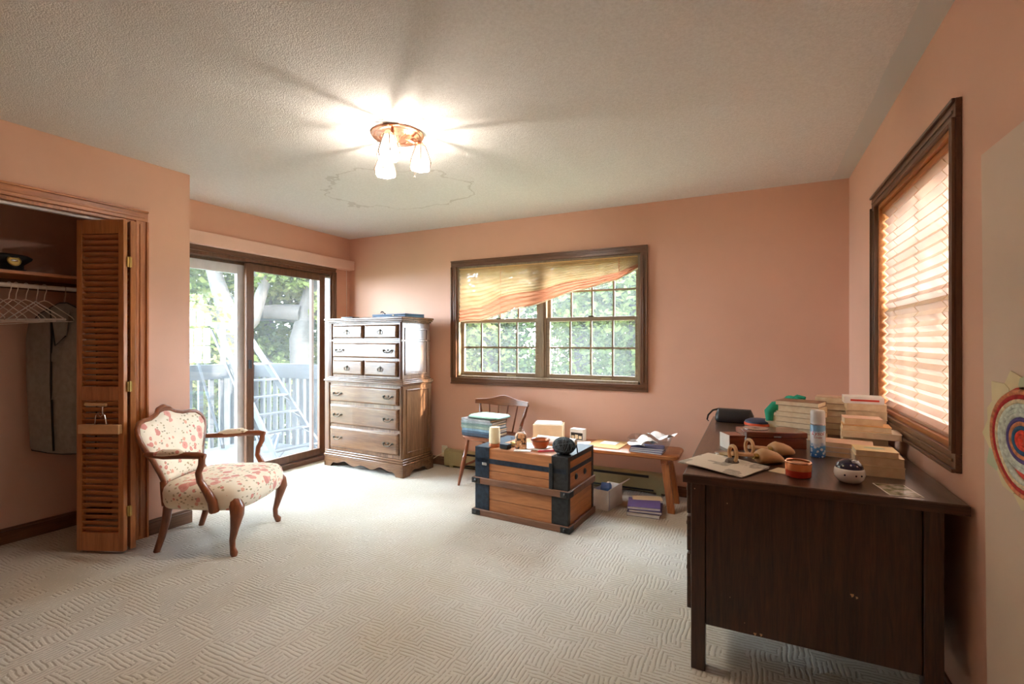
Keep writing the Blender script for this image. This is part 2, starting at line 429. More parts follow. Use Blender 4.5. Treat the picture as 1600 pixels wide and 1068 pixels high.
M['blind'] = translucent('peach_pleated_fabric', lambda g: g.ramp(g.noise(g.coord(), 3, 2), [(.3, lin((242, 196, 170))), (.7, lin((248, 208, 184)))]), .5, 0, .15)
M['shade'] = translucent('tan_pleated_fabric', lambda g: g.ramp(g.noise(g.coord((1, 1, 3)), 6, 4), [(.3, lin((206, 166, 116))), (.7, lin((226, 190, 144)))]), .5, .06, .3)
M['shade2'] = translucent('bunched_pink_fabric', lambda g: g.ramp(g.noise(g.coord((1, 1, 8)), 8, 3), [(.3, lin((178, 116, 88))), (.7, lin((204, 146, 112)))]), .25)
M['lampglass'] = translucent('frosted_lamp_glass', lambda g: g.ramp(g.noise(g.coord(), 90, 2), [(.3, lin((246, 244, 238))), (.7, lin((255, 253, 248)))]), .6, .2, .22)
M['bulb'] = emis('warm_bulb', (255, 241, 226), 6600.0)

# ------------------------------------------------------------------ the room shell
ST('floor', MB().box(XCB - .2, XR + .2, YF - .2, YB + .16, -.12, 0), M['carpet'], 'cream sculpted carpet with a maze of cut grooves')
ST('ceiling', MB().box(XCB - .2, XR + .2, YF - .2, YB + .16, ZC, ZC + .1), M['ceiling'], 'off-white popcorn ceiling with a smooth plaster repair')
W1 = (-2.69, -.85, .905, 2.022)      # back window opening x0 x1 z0 z1
W2 = (2.168, 3.308, .898, 2.018)     # right window opening y0 y1 z0 z1
D1 = (2.30, 3.935, 0.0, 2.03)        # sliding door opening y0 y1 z0 z1
CO = (.50, 1.735, 0.0, 2.045)        # closet opening
ST('wall_back', wallbox(MB(), XL - .16, XR + .16, YB, YB + .16, 0, ZC, W1, 'x'), M['wall'], 'peach painted back wall around the torn-shade window')
ST('wall_right', wallbox(MB(), XR, XR + .16, YF, YB, 0, ZC, W2, 'y'), M['wall'], 'peach painted wall beside the desk')
ST('wall_left', wallbox(MB(), XL - .16, XL, YCL - .1, YB, 0, ZC, D1, 'y'), M['wall'], 'peach painted wall around the sliding glass door')
ST('wall_closet', wallbox(MB(), XC - .1, XC, YF, YCL, 0, ZC, CO, 'y').box(XL, XC - .1, YCL - .1, YCL, 0, ZC), M['wall'], 'peach painted wall around the closet opening')
ST('wall_closet_inside', MB().box(XCB - .1, XCB, .2, YCL - .1, 0, ZC).box(XCB, XC - .1, YCL - .16, YCL - .1, 0, ZC).box(XCB, XC - .1, .1, .2, 0, ZC), M['wall_in'], 'dim inner walls of the closet')
ST('wall_front', MB().box(XC - .1, XR + .16, YF - .1, YF, 0, ZC), M['wall'], 'wall behind the viewer')
def board(name, x0, x1, y0, y1, h, label, m, side):
    mb = MB().box(x0, x1, y0, y1, 0, h - .018)
    e = .004
    if side == 'y': mb.box(x0, x1, y0 + e, y1, h - .018, h)
    elif side == '-x': mb.box(x0 + e, x1, y0, y1, h - .018, h)
    else: mb.box(x0, x1 - e, y0, y1, h - .018, h)
    ST(name, mb, m, label, .003)
board('baseboard_back', XL + .02, XR - .001, YB - .014, YB, .085, 'dark brown baseboard along the back wall', M['trim_x'], 'y')
board('baseboard_right', XR - .014, XR, YF + .01, YB - .015, .085, 'dark brown baseboard along the desk wall', M['trim_y'], '-x')
board('baseboard_closet', XC, XC + .014, 1.812, YCL + .012, .10, 'dark brown baseboard beside the closet opening', M['trim_y'], 'x')
board('baseboard_closet_inside', XCB, XCB + .014, .21, YCL - .17, .10, 'dark brown baseboard inside the closet', M['trim_y'], 'x')

# casings: stepped wooden frames around openings
def casing(parent, x0, x1, z0, z1, wdt, tf, bottom=True, m3=None):
    """four boards around an opening in local (a, depth, z); tf maps local to world"""
    m3 = m3 or (M['trim_x'], M['trim_z'])
    def bar(a0, a1, c0, c1, m, nm, horiz):
        mb = MB()
        mb.box(a0, a1, -.018, 0, c0, c1)
        # raised outer and inner beads
        t = .013
        if horiz:
            up = c1 if c0 >= (z0 + z1) / 2 else c0
            lo = c0 if c0 >= (z0 + z1) / 2 else c1
            s_ = 1 if up > lo else -1
            a, b = sorted((up, up - s_ * t)); mb.box(a0, a1, -.028, -.018, a, b)
            a, b = sorted((lo + s_ * .020, lo + s_ * .030)); mb.box(a0 + .02, a1 - .02, -.023, -.018, a, b)
        else:
            out = a0 if a0 < (x0 + x1) / 2 else a1; inn = a1 if out == a0 else a0
            s_ = 1 if out < inn else -1
            a, b = sorted((out, out + s_ * t)); mb.box(a, b, -.028, -.018, c0, c1)
            a, b = sorted((inn - s_ * .020, inn - s_ * .030)); mb.box(a, b, -.023, -.018, c0 + .02, c1 - .02)
        mb.v = [tuple(tf @ Vector(p)) for p in mb.v]
        return O(nm, mb, m, parent, .002)
    bar(x0 - wdt, x1 + wdt, z1, z1 + wdt, m3[0], 'casing_head', True)
    if bottom: bar(x0 - wdt, x1 + wdt, z0 - wdt, z0, m3[0], 'casing_sill', True)
    zb = z0
    bar(x0 - wdt, x0, zb, z1, m3[1], 'casing_side', False)
    bar(x1, x1 + wdt, zb, z1, m3[1], 'casing_side', False)

M['sashwood_x'] = wood('grey_brown_sash_x', (112, 92, 68), (150, 130, 102), 'x', .45, 8, .05)
M['sashwood_z'] = wood('grey_brown_sash_z', (112, 92, 68), (150, 130, 102), 'z', .45, 8, .05)
# window_1: two single-hung sashes with grilles, under a torn shade
win = SE('window_1', 'wide double window with white-lit grid panes in the back wall')
tfb = Matrix.Translation((0, YB, 0))
casing(win, W1[0], W1[1], W1[2], W1[3], .062, tfb)
fr = MB(); y0, y1 = YB + .0, YB + .13
for a in ((W1[0], W1[0] + .022), (W1[1] - .022, W1[1])): fr.box(a[0], a[1], y0, y1, W1[2], W1[3])
fr.box(W1[0], W1[1], y0, y1, W1[2], W1[2] + .022).box(W1[0], W1[1], y0, y1, W1[3] - .018, W1[3])
O('jamb_liner', fr, M['sashwood_z'], win, .002)
O('mullion', MB().box(-1.812, -1.732, YB + .045, YB + .13, W1[2] + .022, W1[3] - .018).box(-1.787, -1.757, YB + .035, YB + .045, W1[2] + .022, W1[3] - .018), M['sashwood_z'], win, .002)
def sash(parent, x0, x1, z0, z1, yc, rows, cols, bot=.04, top=.035, sd=.034):
    f = MB().box(x0, x0 + sd, yc - .016, yc + .016, z0, z1).box(x1 - sd, x1, yc - .016, yc + .016, z0, z1)
    f.box(x0 + sd, x1 - sd, yc - .016, yc + .016, z0, z0 + bot).box(x0 + sd, x1 - sd, yc - .016, yc + .016, z1 - top, z1)
    so_ = O('sash', f, M['sashwood_x'], parent, .003)
    gx0, gx1, gz0, gz1 = x0 + sd, x1 - sd, z0 + bot, z1 - top
    for i in range(1, cols):
        x = gx0 + (gx1 - gx0) * i / cols; O('muntin', MB().box(x - .008, x + .008, yc - .007, yc + .007, gz0, gz1), M['sashwood_z'], so_)
    for j in range(1, rows):
        z = gz0 + (gz1 - gz0) * j / rows; O('muntin', MB().box(gx0, gx1, yc - .0075, yc + .0075, z - .008, z + .008), M['sashwood_x'], so_)
    for i in range(cols):
        for j in range(rows):
            a = gx0 + (gx1 - gx0) * i / cols; b = gx0 + (gx1 - gx0) * (i + 1) / cols; c = gz0 + (gz1 - gz0) * j / rows; d = gz0 + (gz1 - gz0) * (j + 1) / rows
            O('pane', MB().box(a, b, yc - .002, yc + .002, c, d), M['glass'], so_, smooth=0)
    return so_
for x0, x1 in ((-2.668, -1.812), (-1.732, -.872)):
    s1 = sash(win, x0, x1, .927, 1.492, YB + .066, 2, 4)
    O('sash_lift', MB().box((x0 + x1) / 2 + .1, (x0 + x1) / 2 + .19, YB + .036, YB + .05, .93, .944), M['olive'], s1, .002)
    O('sash_lock', MB().box((x0 + x1) / 2 - .02, (x0 + x1) / 2 + .03, YB + .04, YB + .06, 1.492, 1.503), M['brass'], s1, .002)
    sash(win, x0, x1, 1.455, 2.004, YB + .10, 2, 4)

# window_2: right-hand window behind the pleated blind
win2 = SE('window_2', 'window with sunlit blind in the wall beside the desk')
# local a -> world Y reversed so that local -y faces the room (-X)
tfr = Matrix(((0, 1, 0, XR), (-1, 0, 0, 0), (0, 0, 1, 0), (0, 0, 0, 1)))
casing(win2, -W2[1], -W2[0], W2[2], W2[3], .064, tfr, True, (M['trim_y'], M['trim_z']))
fr = MB(); x0, x1 = XR, XR + .13
fr.box(x0, x1, W2[0], W2[0] + .022, W2[2], W2[3]).box(x0, x1, W2[1] - .022, W2[1], W2[2], W2[3]).box(x0, x1, W2[0], W2[1], W2[2], W2[2] + .022).box(x0, x1, W2[0], W2[1], W2[3] - .022, W2[3])
O('jamb_liner', fr, M['oak_y'], win2, .002)
def sash_r(parent, y0, y1, z0, z1, xc):
    f = MB().box(xc - .016, xc + .016, y0, y0 + .04, z0, z1).box(xc - .016, xc + .016, y1 - .04, y1, z0, z1).box(xc - .016, xc + .016, y0 + .04, y1 - .04, z0, z0 + .045).box(xc - .016, xc + .016, y0 + .04, y1 - .04, z1 - .04, z1)
    s_ = O('sash', f, M['sashwood_z'], parent, .003)
    a0, a1, c0, c1 = y0 + .04, y1 - .04, z0 + .045, z1 - .04
    for i in range(1, 4):
        y = a0 + (a1 - a0) * i / 4; O('muntin', MB().box(xc - .007, xc + .007, y - .009, y + .009, c0, c1), M['sashwood_z'], s_)
    O('muntin', MB().box(xc - .0075, xc + .0075, a0, a1, (c0 + c1) / 2 - .009, (c0 + c1) / 2 + .009), M['sashwood_z'], s_)
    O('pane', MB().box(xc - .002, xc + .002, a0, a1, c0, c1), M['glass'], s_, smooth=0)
sash_r(win2, W2[0] + .022, W2[1] - .022, .92, 1.47, XR + .085); sash_r(win2, W2[0] + .022, W2[1] - .022, 1.44, 1.996, XR + .118)

# door_1: sliding glass door
door = SE('door_1', 'brown framed sliding glass door onto the deck')
tfl = Matrix(((0, -1, 0, XL), (1, 0, 0, 0), (0, 0, 1, 0), (0, 0, 0, 1)))
casing(door, D1[0], D1[1], D1[2], D1[3], .042, tfl, False, (M['trim_y'], M['trim_z']))
xa = XL - .16
mb = MB().box(xa, XL, D1[1] - .022, D1[1], 0, D1[3]).box(xa, XL, D1[0], D1[0] + .022, 0, D1[3]).box(xa, XL, D1[0] + .022, D1[1] - .022, D1[3] - .03, D1[3])
mb.box(xa + .05, xa + .06, D1[0] + .022, D1[1] - .022, D1[3] - .06, D1[3] - .03)
O('frame', mb, M['trim_z'], door, .002)
O('threshold', MB().box(xa, XL + .012, D1[0], D1[1], 0, .05).box(xa + .05, xa + .06, D1[0], D1[1], .05, .068), M['trim_y'], door, .004)
def slider(nm, y0, y1, xc, m1, m2, st0, st1, z0=.055, z1=1.995, bot=.07, top=.07):
    f = MB().box(xc - .018, xc + .018, y0, y0 + st0, z0, z1).box(xc - .018, xc + .018, y1 - st1, y1, z0, z1)
    p = O('panel', f.box(xc - .018, xc + .018, y0 + st0, y1 - st1, z0, z0 + bot).box(xc - .018, xc + .018, y0 + st0, y1 - st1, z1 - top, z1), m1, door, .003)
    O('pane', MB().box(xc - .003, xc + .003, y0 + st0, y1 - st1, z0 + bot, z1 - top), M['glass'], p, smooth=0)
    return p
pr = slider('r', 2.945, 3.865, XL - .045, M['trim_z'], None, .075, .075)
O('latch', MB().box(XL - .03, XL - .012, 2.965, 2.99, 1.02, 1.1), M['alu'], pr, .003)
pl = slider('l', 2.32, 2.99, XL - .105, M['whitetrack'], None, .05, .095, .055, 1.975, .07, .085)
O('screen_edge', MB().box(XL - .15, XL - .125, 3.765, 3.80, .06, 1.97), M['whitetrack'], door, .003)
tag(O('blind_valance', MB().box(XL + .001, XL + .085, 2.09, YB - .012, 2.072, 2.178), M['valance'], None, .004), 'peach painted box valance above the sliding door', 'valance')
cord = T('pull_cord', 'thin white pull cord hanging beside the sliding door', 'cord', (XL + .03, 4.12, 1.3))
O('cord_line', MB().tube([(0, 0, .775), (0, .003, .4), (0, 0, .05)], .0022, 6), M['white'], cord)
O('tassel', MB().lathe([(.003, .05), (.007, .03), (.008, .0)], 8), M['white'], cord)

# closet: casing, jamb, bifold, shelf and rod
trim = SE('trim_1', 'orange-brown wooden casing around the closet opening')
tfc = Matrix(((0, -1, 0, XC), (1, 0, 0, 0), (0, 0, 1, 0), (0, 0, 0, 1)))
casing(trim, CO[0], CO[1], CO[2], CO[3], .07, tfc, False, (M['oak_y'], M['oak_z']))
O('jamb', MB().box(XC - .1, XC, CO[1] - .018, CO[1], 0, CO[3]).box(XC - .1, XC, CO[0], CO[0] + .018, 0, CO[3]).box(XC - .1, XC, CO[0] + .018, CO[1] - .018, CO[3] - .02, CO[3]), M['oak_z'], trim, .002)
O('track', MB().box(XC - .065, XC - .035, CO[0] + .018, CO[1] - .018, CO[3] - .036, CO[3] - .02), M['whitetrack'], trim, .002)

bif = SE('door_2', 'folded louvred closet door in orange-brown wood', (0, 0, 0))
PW, PH, PT = .298, 1.985, .028
def louver_panel(origin, ang, slats=54):
    f = MB()
    sw = .034
    f.box(0, sw, -PT / 2, PT / 2, 0, PH).box(PW - sw, PW, -PT / 2, PT / 2, 0, PH)
    f.box(sw, PW - sw, -PT / 2, PT / 2, 0, .11).box(sw, PW - sw, -PT / 2, PT / 2, PH - .085, PH).box(sw, PW - sw, -PT / 2, PT / 2, .90, .985)
    p = O('panel', f, M['closetwood'], bif, .0025); p.location = (origin[0], origin[1], .016); p.rotation_euler = (0, 0, ang)
    sm = MB(); Mx = Matrix.Rotation(math.radians(-52), 4, 'X'); sm.box(sw - .004, PW - sw + .004, -.0165, .0165, -.003, .003, Mx)
    me = None
    for (za, zb) in ((.11, .90), (.985, PH - .085)):
        n = int((zb - za) / .0345)
        for k in range(n):
            z = za + (k + .5) * (zb - za) / n
            if me is None:
                o = O('slat', sm, M['closetwood_x'], p); me = o.data
            else:
                o = O('slat', me, None, p)
            o.location = (0, 0, z)
    return p
pa = (-3.648, 1.487); pb = (-3.374, 1.602)
aA = math.atan2(pb[1] - pa[1], pb[0] - pa[0])
louver_panel(pa, aA)
pc = (pb[0] + .002, pb[1] + .040); aB = math.atan2(1.705 - pc[1], -3.648 - pc[0])
louver_panel(pc, aB)
for hz in (.25, 1.0, 1.75): O('hinge', MB().box(-.004, .003, -.012, .012, -.03, .03).lathe([(.004, -.033), (.004, .033)], 8, (.003, 0, 0)), M['gold'], bif, loc=(pb[0] + .004, pb[1] + .020, hz))
shelf = T('closet_shelf', 'wooden shelf above the closet rod', 'shelf', (0, 0, 1.665))
O('board', MB().box(XCB, -3.84, .22, YCL - .17, 0, .02), M['oak_y'], shelf, .002)
O('cleat', MB().box(XCB, XCB + .018, .22, YCL - .17, -.06, 0), M['trim_y'], shelf)
rod = T('closet_rod', 'white metal rod under the closet shelf', 'rod', (-3.93, 0, 1.605))
O('pole', MB().tube([(0, .205, 0), (0, 1.912, 0)], .013, 14), M['hanger'], rod)
O('bracket', MB().lathe([(.03, 0), (.03, .012)], 14, M=Matrix.Translation((0, 1.904, 0)) @ Matrix.Rotation(-PI / 2, 4, 'X')), M['chrome'], rod)

# ------------------------------------------------------------------ chest of drawers
ch = T('chest_of_drawers', 'tall walnut chest of drawers in the corner by the sliding door', 'dresser', (-3.425, 3.655, 0), math.radians(-2.4))
CW, CD = 1.0, .43     # lower case: x -CW/2..CW/2, y 0..CD
def rail_poly(w, h, amp):
    n = 28; pts = [(-w / 2, 0)]
    pts += [(-w / 2 + .09, 0), (-w / 2 + .11, .03), (-w / 2 + .14, .045)]
    for i in range(n + 1):
        t = i / n; x = -w / 2 + .16 + (w - .32) * t
        z = .05 - .018 * math.cos(t * PI * 6) * (1 if .1 < t < .9 else .5) - .012 * math.exp(-((t - .5) / .09) ** 2)
        pts.append((x, max(.02, z)))
    pts += [(w / 2 - .14, .045), (w / 2 - .11, .03), (w / 2 - .09, 0), (w / 2, 0), (w / 2, h), (-w / 2, h)]
    return pts
base = MB().prism(rail_poly(CW + .05, .105, 1), -.025, .0, 'y')
for sx in (-1, 1):
    poly = [(0 - .025, 0), (.075, 0), (.10, .035), (.14, .05), (.20, .042), (.27, .05), (.31, .035), (.335, 0), (CD, 0), (CD, .105), (-.025, .105)]
    xx = sx * (CW / 2 + .012)
    base.prism(poly, xx - .013, xx + .013, 'x')
O('bracket_base', base, M['chest_x'], ch, .002)
O('base_moulding', MB().box(-CW / 2 - .028, CW / 2 + .028, -.03, CD, .105, .125).box(-CW / 2 - .018, CW / 2 + .018, -.02, CD, .125, .145).box(-CW / 2 - .01, CW / 2 + .01, -.012, CD, .145, .165), M['chest_x'], ch, .005)
O('lower_case', MB().box(-CW / 2, CW / 2, .004, CD, .165, .855), M['chest_z'], ch, .003)
UW = CW - .04
O('waist_moulding', MB().box(-CW / 2 - .012, CW / 2 + .012, -.012, CD, .850, .866).box(-CW / 2 - .03, CW / 2 + .03, -.03, CD, .866, .884).box(-CW / 2 - .022, CW / 2 + .022, -.022, CD, .884, .898).box(-UW / 2 - .012, UW / 2 + .012, .004, CD, .898, .912), M['chest_x'], ch, .005)
O('upper_case', MB().box(-UW / 2, UW / 2, .018, CD, .912, 1.452), M['chest_z'], ch, .003)
O('string_moulding', MB().box(-UW / 2 - .006, UW / 2 + .006, .008, CD, 1.268, 1.288), M['chest_x'], ch, .004)
O('top', MB().box(-UW / 2 - .015, UW / 2 + .015, .0, CD + .005, 1.452, 1.466).box(-UW / 2 - .035, UW / 2 + .035, -.022, CD + .005, 1.466, 1.482).box(-UW / 2 - .045, UW / 2 + .045, -.032, CD + .01, 1.482, 1.503), M['chest_x'], ch, .005)
def side_panel(w_, za, zb):
    x = w_ / 2; fr_ = MB(); a, b = .05, CD - .04
    for (p, q, r, t) in ((a, a + .018, za, zb), (b - .018, b, za, zb), (a, b, za, za + .018), (a, b, zb - .018, zb)): fr_.box(x - .002, x + .008, p, q, r, t)
    return fr_
O('side_panel_moulding', side_panel(CW, .205, .815), M['chest_z'], ch, .003)
O('side_panel_moulding', side_panel(UW, .95, 1.40), M['chest_z'], ch, .003)
def bail(parent, x, y, z, w_):
    k = MB(); k.tube([(x - w_ / 2, y - .012, z + .004), (x - w_ / 2 * .8, y - .02, z - .010), (x - w_ * .2, y - .022, z - .018), (x + w_ * .2, y - .022, z - .018), (x + w_ / 2 * .8, y - .02, z - .010), (x + w_ / 2, y - .012, z + .004)], .0052, 7)
    for s_ in (-1, 1):
        k.lathe([(.012, 0), (.011, .003), (.005, .005), (.004, .014)], 10, M=Matrix.Translation((x + s_ * w_ / 2, y, z + .004)) @ Matrix.Rotation(PI / 2, 4, 'X'))
        k.ball((x + s_ * (w_ / 2 + .014), y - .002, z + .006), (.009, .003, .006), 8, 5)
    k.ball((x, y - .002, z + .006), (.016, .003, .010), 10, 5)
    O('handle', k, M['brass'], parent)
def ring(parent, x, y, z):
    k = MB(); k.lathe([(.016, 0), (.014, .003), (.006, .005), (.006, .014)], 12, M=Matrix.Translation((x, y, z + .010)) @ Matrix.Rotation(PI / 2, 4, 'X'))
    k.tube([(x + .020 * math.sin(t), y - .014, z - .008 + .018 * math.cos(t)) for t in [2 * PI * i / 14 for i in range(15)]], .005, 6, caps=False)
    O('handle', k, M['brass'], parent)
def drawer(x0, x1, z0, z1, y, pulls, arch=False):
    d = MB().box(x0, x1, y - .012, y + .01, z0, z1)
    rings = []
    for ins, dy in ((0.0, -.012), (.018, -.024), (.03, -.024)):
        rings.append([Vector((x0 + ins, y + dy, z0 + ins * .8)), Vector((x1 - ins, y + dy, z0 + ins * .8)), Vector((x1 - ins, y + dy, z1 - ins * .8)), Vector((x0 + ins, y + dy, z1 - ins * .8))])
    d.loft(rings)
    o = O('drawer', d, M['chest_x'], ch, .0025)
    zc = (z0 + z1) / 2
    if pulls == 2:
        for x in (x0 + (x1 - x0) * .13, x1 - (x1 - x0) * .13): bail(o, x, y - .024, zc, .10)
    else: ring(o, (x0 + x1) / 2, y - .024, zc)
    return o
xa_, xb_ = -CW / 2 + .045, CW / 2 - .045
for z0, z1 in ((.198, .405), (.433, .632), (.664, .828)): drawer(xa_, xb_, z0, z1, .004, 2)
ua, ub = -UW / 2 + .045, UW / 2 - .045
drawer(ua, ub, 1.108, 1.256, .018, 2)
for z0, z1 in ((.935, 1.082), (1.30, 1.432)):
    drawer(ua, -.012, z0, z1, .018, 1); drawer(.012, ub, z0, z1, .018, 1)
O('corner_post', MB().tube([(CW / 2 - .02, 0, .17), (CW / 2 - .02, 0, .85)], .011, 10).tube([(UW / 2 - .02, .014, .915), (UW / 2 - .02, .014, 1.45)], .010, 10), M['chest_z'], ch)
O('corner_post', MB().tube([(-CW / 2 + .02, 0, .17), (-CW / 2 + .02, 0, .85)], .011, 10).tube([(-UW / 2 + .02, .014, .915), (-UW / 2 + .02, .014, 1.45)], .010, 10), M['chest_z'], ch)
# on the chest
fc = T('flat_case', 'dark blue flat case on top of the tall chest', 'case', (-3.12, 3.80, 1.503), math.radians(-6))
O('shell', MB().box(-.23, .22, -.12, .14, 0, .016).box(-.23, .22, -.12, .14, .018, .032), M['bluecase'], fc, .004)
O('latch', MB().box(.05, .075, -.123, -.119, .010, .024), M['brass'], fc)
tag(O('wallet', MB().loft([rrect(.16, .1, .015, 3, 0, 0, z) for z in (0, .004, .011, .014)]), M['black'], None, .001, loc=(-3.66, 3.72, 1.503), rot=(0, 0, .1)), 'thin dark wallet at the left of the chest top', 'wallet')
kn = T('toy_figurine', 'tiny dark wire figurine standing on the blue case', 'figurine', (-3.27, 3.76, 1.535))
O('body', MB().tube([(-.03, 0, .018), (-.015, 0, .03), (0, 0, .026), (.015, 0, .012), (.03, 0, .008)], [.004, .006, .006, .005, .006], 8), M['black'], kn)
O('stand', MB().tube([(-.01, 0, 0), (-.01, 0, .026)], .0025, 6), M['black'], kn)
O('foot', MB().tube([(.022, 0, 0), (.022, 0, .01)], .004, 6), M['black'], kn)

# ------------------------------------------------------------------ armchair
ac = T('armchair', 'floral upholstered wooden armchair beside the closet', 'armchair', (-3.10, 2.005, 0), math.radians(-63))
def seat_ring(z, g_):
    pts = []
    n = 40
    for i in range(n):
        t = 2 * PI * i / n; c, s_ = math.cos(t), math.sin(t)
        ex = .42
        x = math.copysign(abs(c) ** ex, c); y = math.copysign(abs(s_) ** ex, s_)
        wd = .275 + .055 * (y + 1) / 2
        yy = .03 + y * .265 + (.03 * (1 - x * x) if y > 0 else 0)
        pts.append(Vector((x * wd * g_, .03 + (yy - .03) * g_, z)))
    return pts
O('seat', MB().loft([seat_ring(.272, .90), seat_ring(.278, .965), seat_ring(.31, 1.0), seat_ring(.36, 1.01), seat_ring(.39, .985), seat_ring(.41, .93), seat_ring(.424, .8), seat_ring(.43, .55), seat_ring(.432, .2)]), M['floral'], ac, smooth=60)
def back_pt(x, z):
    return (x, -.235 - (z - .4) * .30 + .35 * x * x, z)
prof = [(-.19, .40), (-.205, .47), (-.235, .55), (-.275, .62), (-.305, .68), (-.312, .72), (-.298, .755), (-.262, .783), (-.21, .79), (-.15, .79), (-.09, .805), (-.045, .826), (0, .832)]
outline = prof + [(-x, z) for x, z in reversed(prof[:-1])]
outline = outline + [(x, .40) for x in (.1, 0, -.1)]
def bring(s_, dy):
    cx, cz = 0, .6
    r = []
    for x, z in outline:
        p = back_pt(cx + (x - cx) * s_, cz + (z - cz) * s_); r.append(Vector((p[0], p[1] + dy, p[2])))
    return r
O('back_cushion', MB().loft([bring(.96, -.015), bring(.97, .0), bring(.95, .012), bring(.8, .028), bring(.5, .036), bring(.15, .038)]), M['floral'], ac, smooth=60)
O('back_frame', MB().tube([back_pt(x, z) for x, z in outline] + [back_pt(*outline[0])], .0145, 8), M['maple_z'], ac, smooth=60)
O('crest_carving', MB().tube([back_pt(-.09, .808), back_pt(-.045, .836), back_pt(0, .845), back_pt(.045, .836), back_pt(.09, .808)], [.006, .017, .02, .017, .006], 10), M['maple_x'], ac, smooth=60)
for sx in (-1, 1):
    O('back_post', MB().tube([back_pt(sx * .19, .42), (sx * .20, -.215, .35), (sx * .21, -.20, .28)], [.022, .024, .024], 8), M['maple_z'], ac, smooth=60)
    a0 = back_pt(sx * .285, .605)
    O('arm', MB().tube([a0, (sx * .325, -.14, .603), (sx * .345, -.02, .612), (sx * .35, .075, .612), (sx * .35, .118, .606)], [.017, .019, .021, .021, .017], 8, flat=.9), M['maple_y'], ac, smooth=60)
    O('arm_pad', MB().tube([(sx * .315, -.195, .612), (sx * .328, -.14, .622), (sx * .342, -.04, .628), (sx * .346, .0, .620)], [.012, .022, .022, .012], 10), M['floral'], ac, smooth=60)
    O('arm_support', MB().tube([(sx * .35, .10, .61), (sx * .35, .098, .56), (sx * .343, .075, .51), (sx * .33, .075, .46), (sx * .325, .11, .40), (sx * .325, .145, .34), (sx * .315, .15, .275)], [.018, .019, .018, .019, .022, .027, .028], 8), M['maple_z'], ac, smooth=60)
    O('leg', MB().tube([(sx * .262, .235, .34), (sx * .278, .262, .29), (sx * .287, .268, .25), (sx * .280, .25, .17), (sx * .270, .23, .09), (sx * .271, .232, .045), (sx * .28, .245, .018), (sx * .281, .247, 0)], [.034, .042, .038, .025, .017, .016, .022, .016], 10), M['maple_z'], ac, smooth=60)
    O('leg', MB().tube([(sx * .205, -.19, .30), (sx * .21, -.20, .20), (sx * .214, -.225, .09), (sx * .217, -.255, 0)], [.026, .024, .021, .018], 8), M['maple_z'], ac, smooth=60)
O('seat_rail', MB().prism([(-.22, -.18), (.22, -.18), (.25, .20), (-.25, .20)], .258, .29, 'z'), M['maple_x'], ac, .006)

# ------------------------------------------------------------------ steamer trunk
tk = T('steamer_trunk', 'old wooden travel trunk with black metal corners and slats', 'trunk', (-1.462, 3.088, 0), math.radians(-3.8))
TW, TD, THT = .735, .47, .497
O('body', MB().box(-TW / 2 + .012, TW / 2 - .012, .012, TD - .012, .015, THT - .012), M['dark'], tk)
def plank(x0, x1, y0, y1, z0, z1, m): O('plank', MB().box(x0, x1, y0, y1, z0, z1), m, tk, .003)
for z0, z1 in ((.02, .125), (.128, .235), (.238, .332), (.335, .388), (.418, THT - .004)):
    plank(-TW / 2 + .02, TW / 2 - .02, 0, .012, z0, z1, M['trunkw_x'])
    plank(-TW / 2 + .02, TW / 2 - .02, TD - .012, TD, z0, z1, M['trunkw_x'])
for sx in (-1, 1):
    for z0, z1 in ((.02, .235), (.238, .388), (.418, THT - .004)):
        xx = sorted((sx * TW / 2, sx * (TW / 2 - .012))); plank(xx[0], xx[1], .014, TD - .014, z0, z1, M['oak_y'])
for k in range(5):
    y0 = .004 + k * (TD - .008) / 5; plank(-TW / 2 + .006, TW / 2 - .006, y0, y0 + (TD - .008) / 5 - .002, THT - .012, THT, M['trunkw_x'])
O('lid_band', MB().box(-TW / 2 + .01, TW / 2 - .01, -.004, .004, .386, .420).box(-TW / 2 - .004, -TW / 2 + .004, .01, TD - .01, .39, .418).box(TW / 2 - .004, TW / 2 + .004, .01, TD - .01, .39, .418), M['bluemetal'], tk, .001)
cs = .118
for sx in (-1, 1):
    xs = sorted((sx * (TW / 2 + .003), sx * (TW / 2 - cs)))
    m = M['bluemetal'] if sx < 0 else M['blackmetal']
    O('corner_sheet', MB().box(xs[0], xs[1], -.004, .004, .012, THT + .002).box(xs[0], xs[1], 0, TD, THT - .004, THT + .003).box(*sorted((sx * (TW / 2 + .003), sx * (TW / 2 - .004))), 0, .035, .012, THT + .002).box(*sorted((sx * (TW / 2 + .003), sx * (TW / 2 - .004))), TD - .035, TD, .012, THT + .002).box(*sorted((sx * (TW / 2 + .003), sx * (TW / 2 - .004))), 0, TD, THT - .03, THT + .002), m, tk, .001)
    nl = MB()
    for i in range(30):
        z = .02 + i * .016; nl.ball((sx * (TW / 2 - cs + .006), -.005, z), .003, 5, 4)
    o = O('nail_row', nl, M['brass'], tk); o['kind'] = 'stuff'
for zz in (0.0, .232):
    b = MB().box(-TW / 2 - .018, TW / 2 + .018, -.018, -.001, zz, zz + .046).box(TW / 2 + .001, TW / 2 + .018, -.018, TD + .004, zz, zz + .046).box(-TW / 2 - .018, -TW / 2 - .001, -.018, TD + .004, zz, zz + .046)
    O('slat', b, M['slatwood'], tk, .004)
    for sx in (-1, 1):
        cx = sx * (TW / 2 - .012)
        O('corner_cap', MB().box(cx - .035, cx + .035, -.022, -.016, zz + .003, zz + .043).ball((cx, -.022, zz + .023), (.014, .006, .014), 10, 6).box(*sorted((sx * (TW / 2 + .0165), sx * (TW / 2 + .022))), -.022, .05, zz + .003, zz + .043), M['blackmetal'], tk, .003)
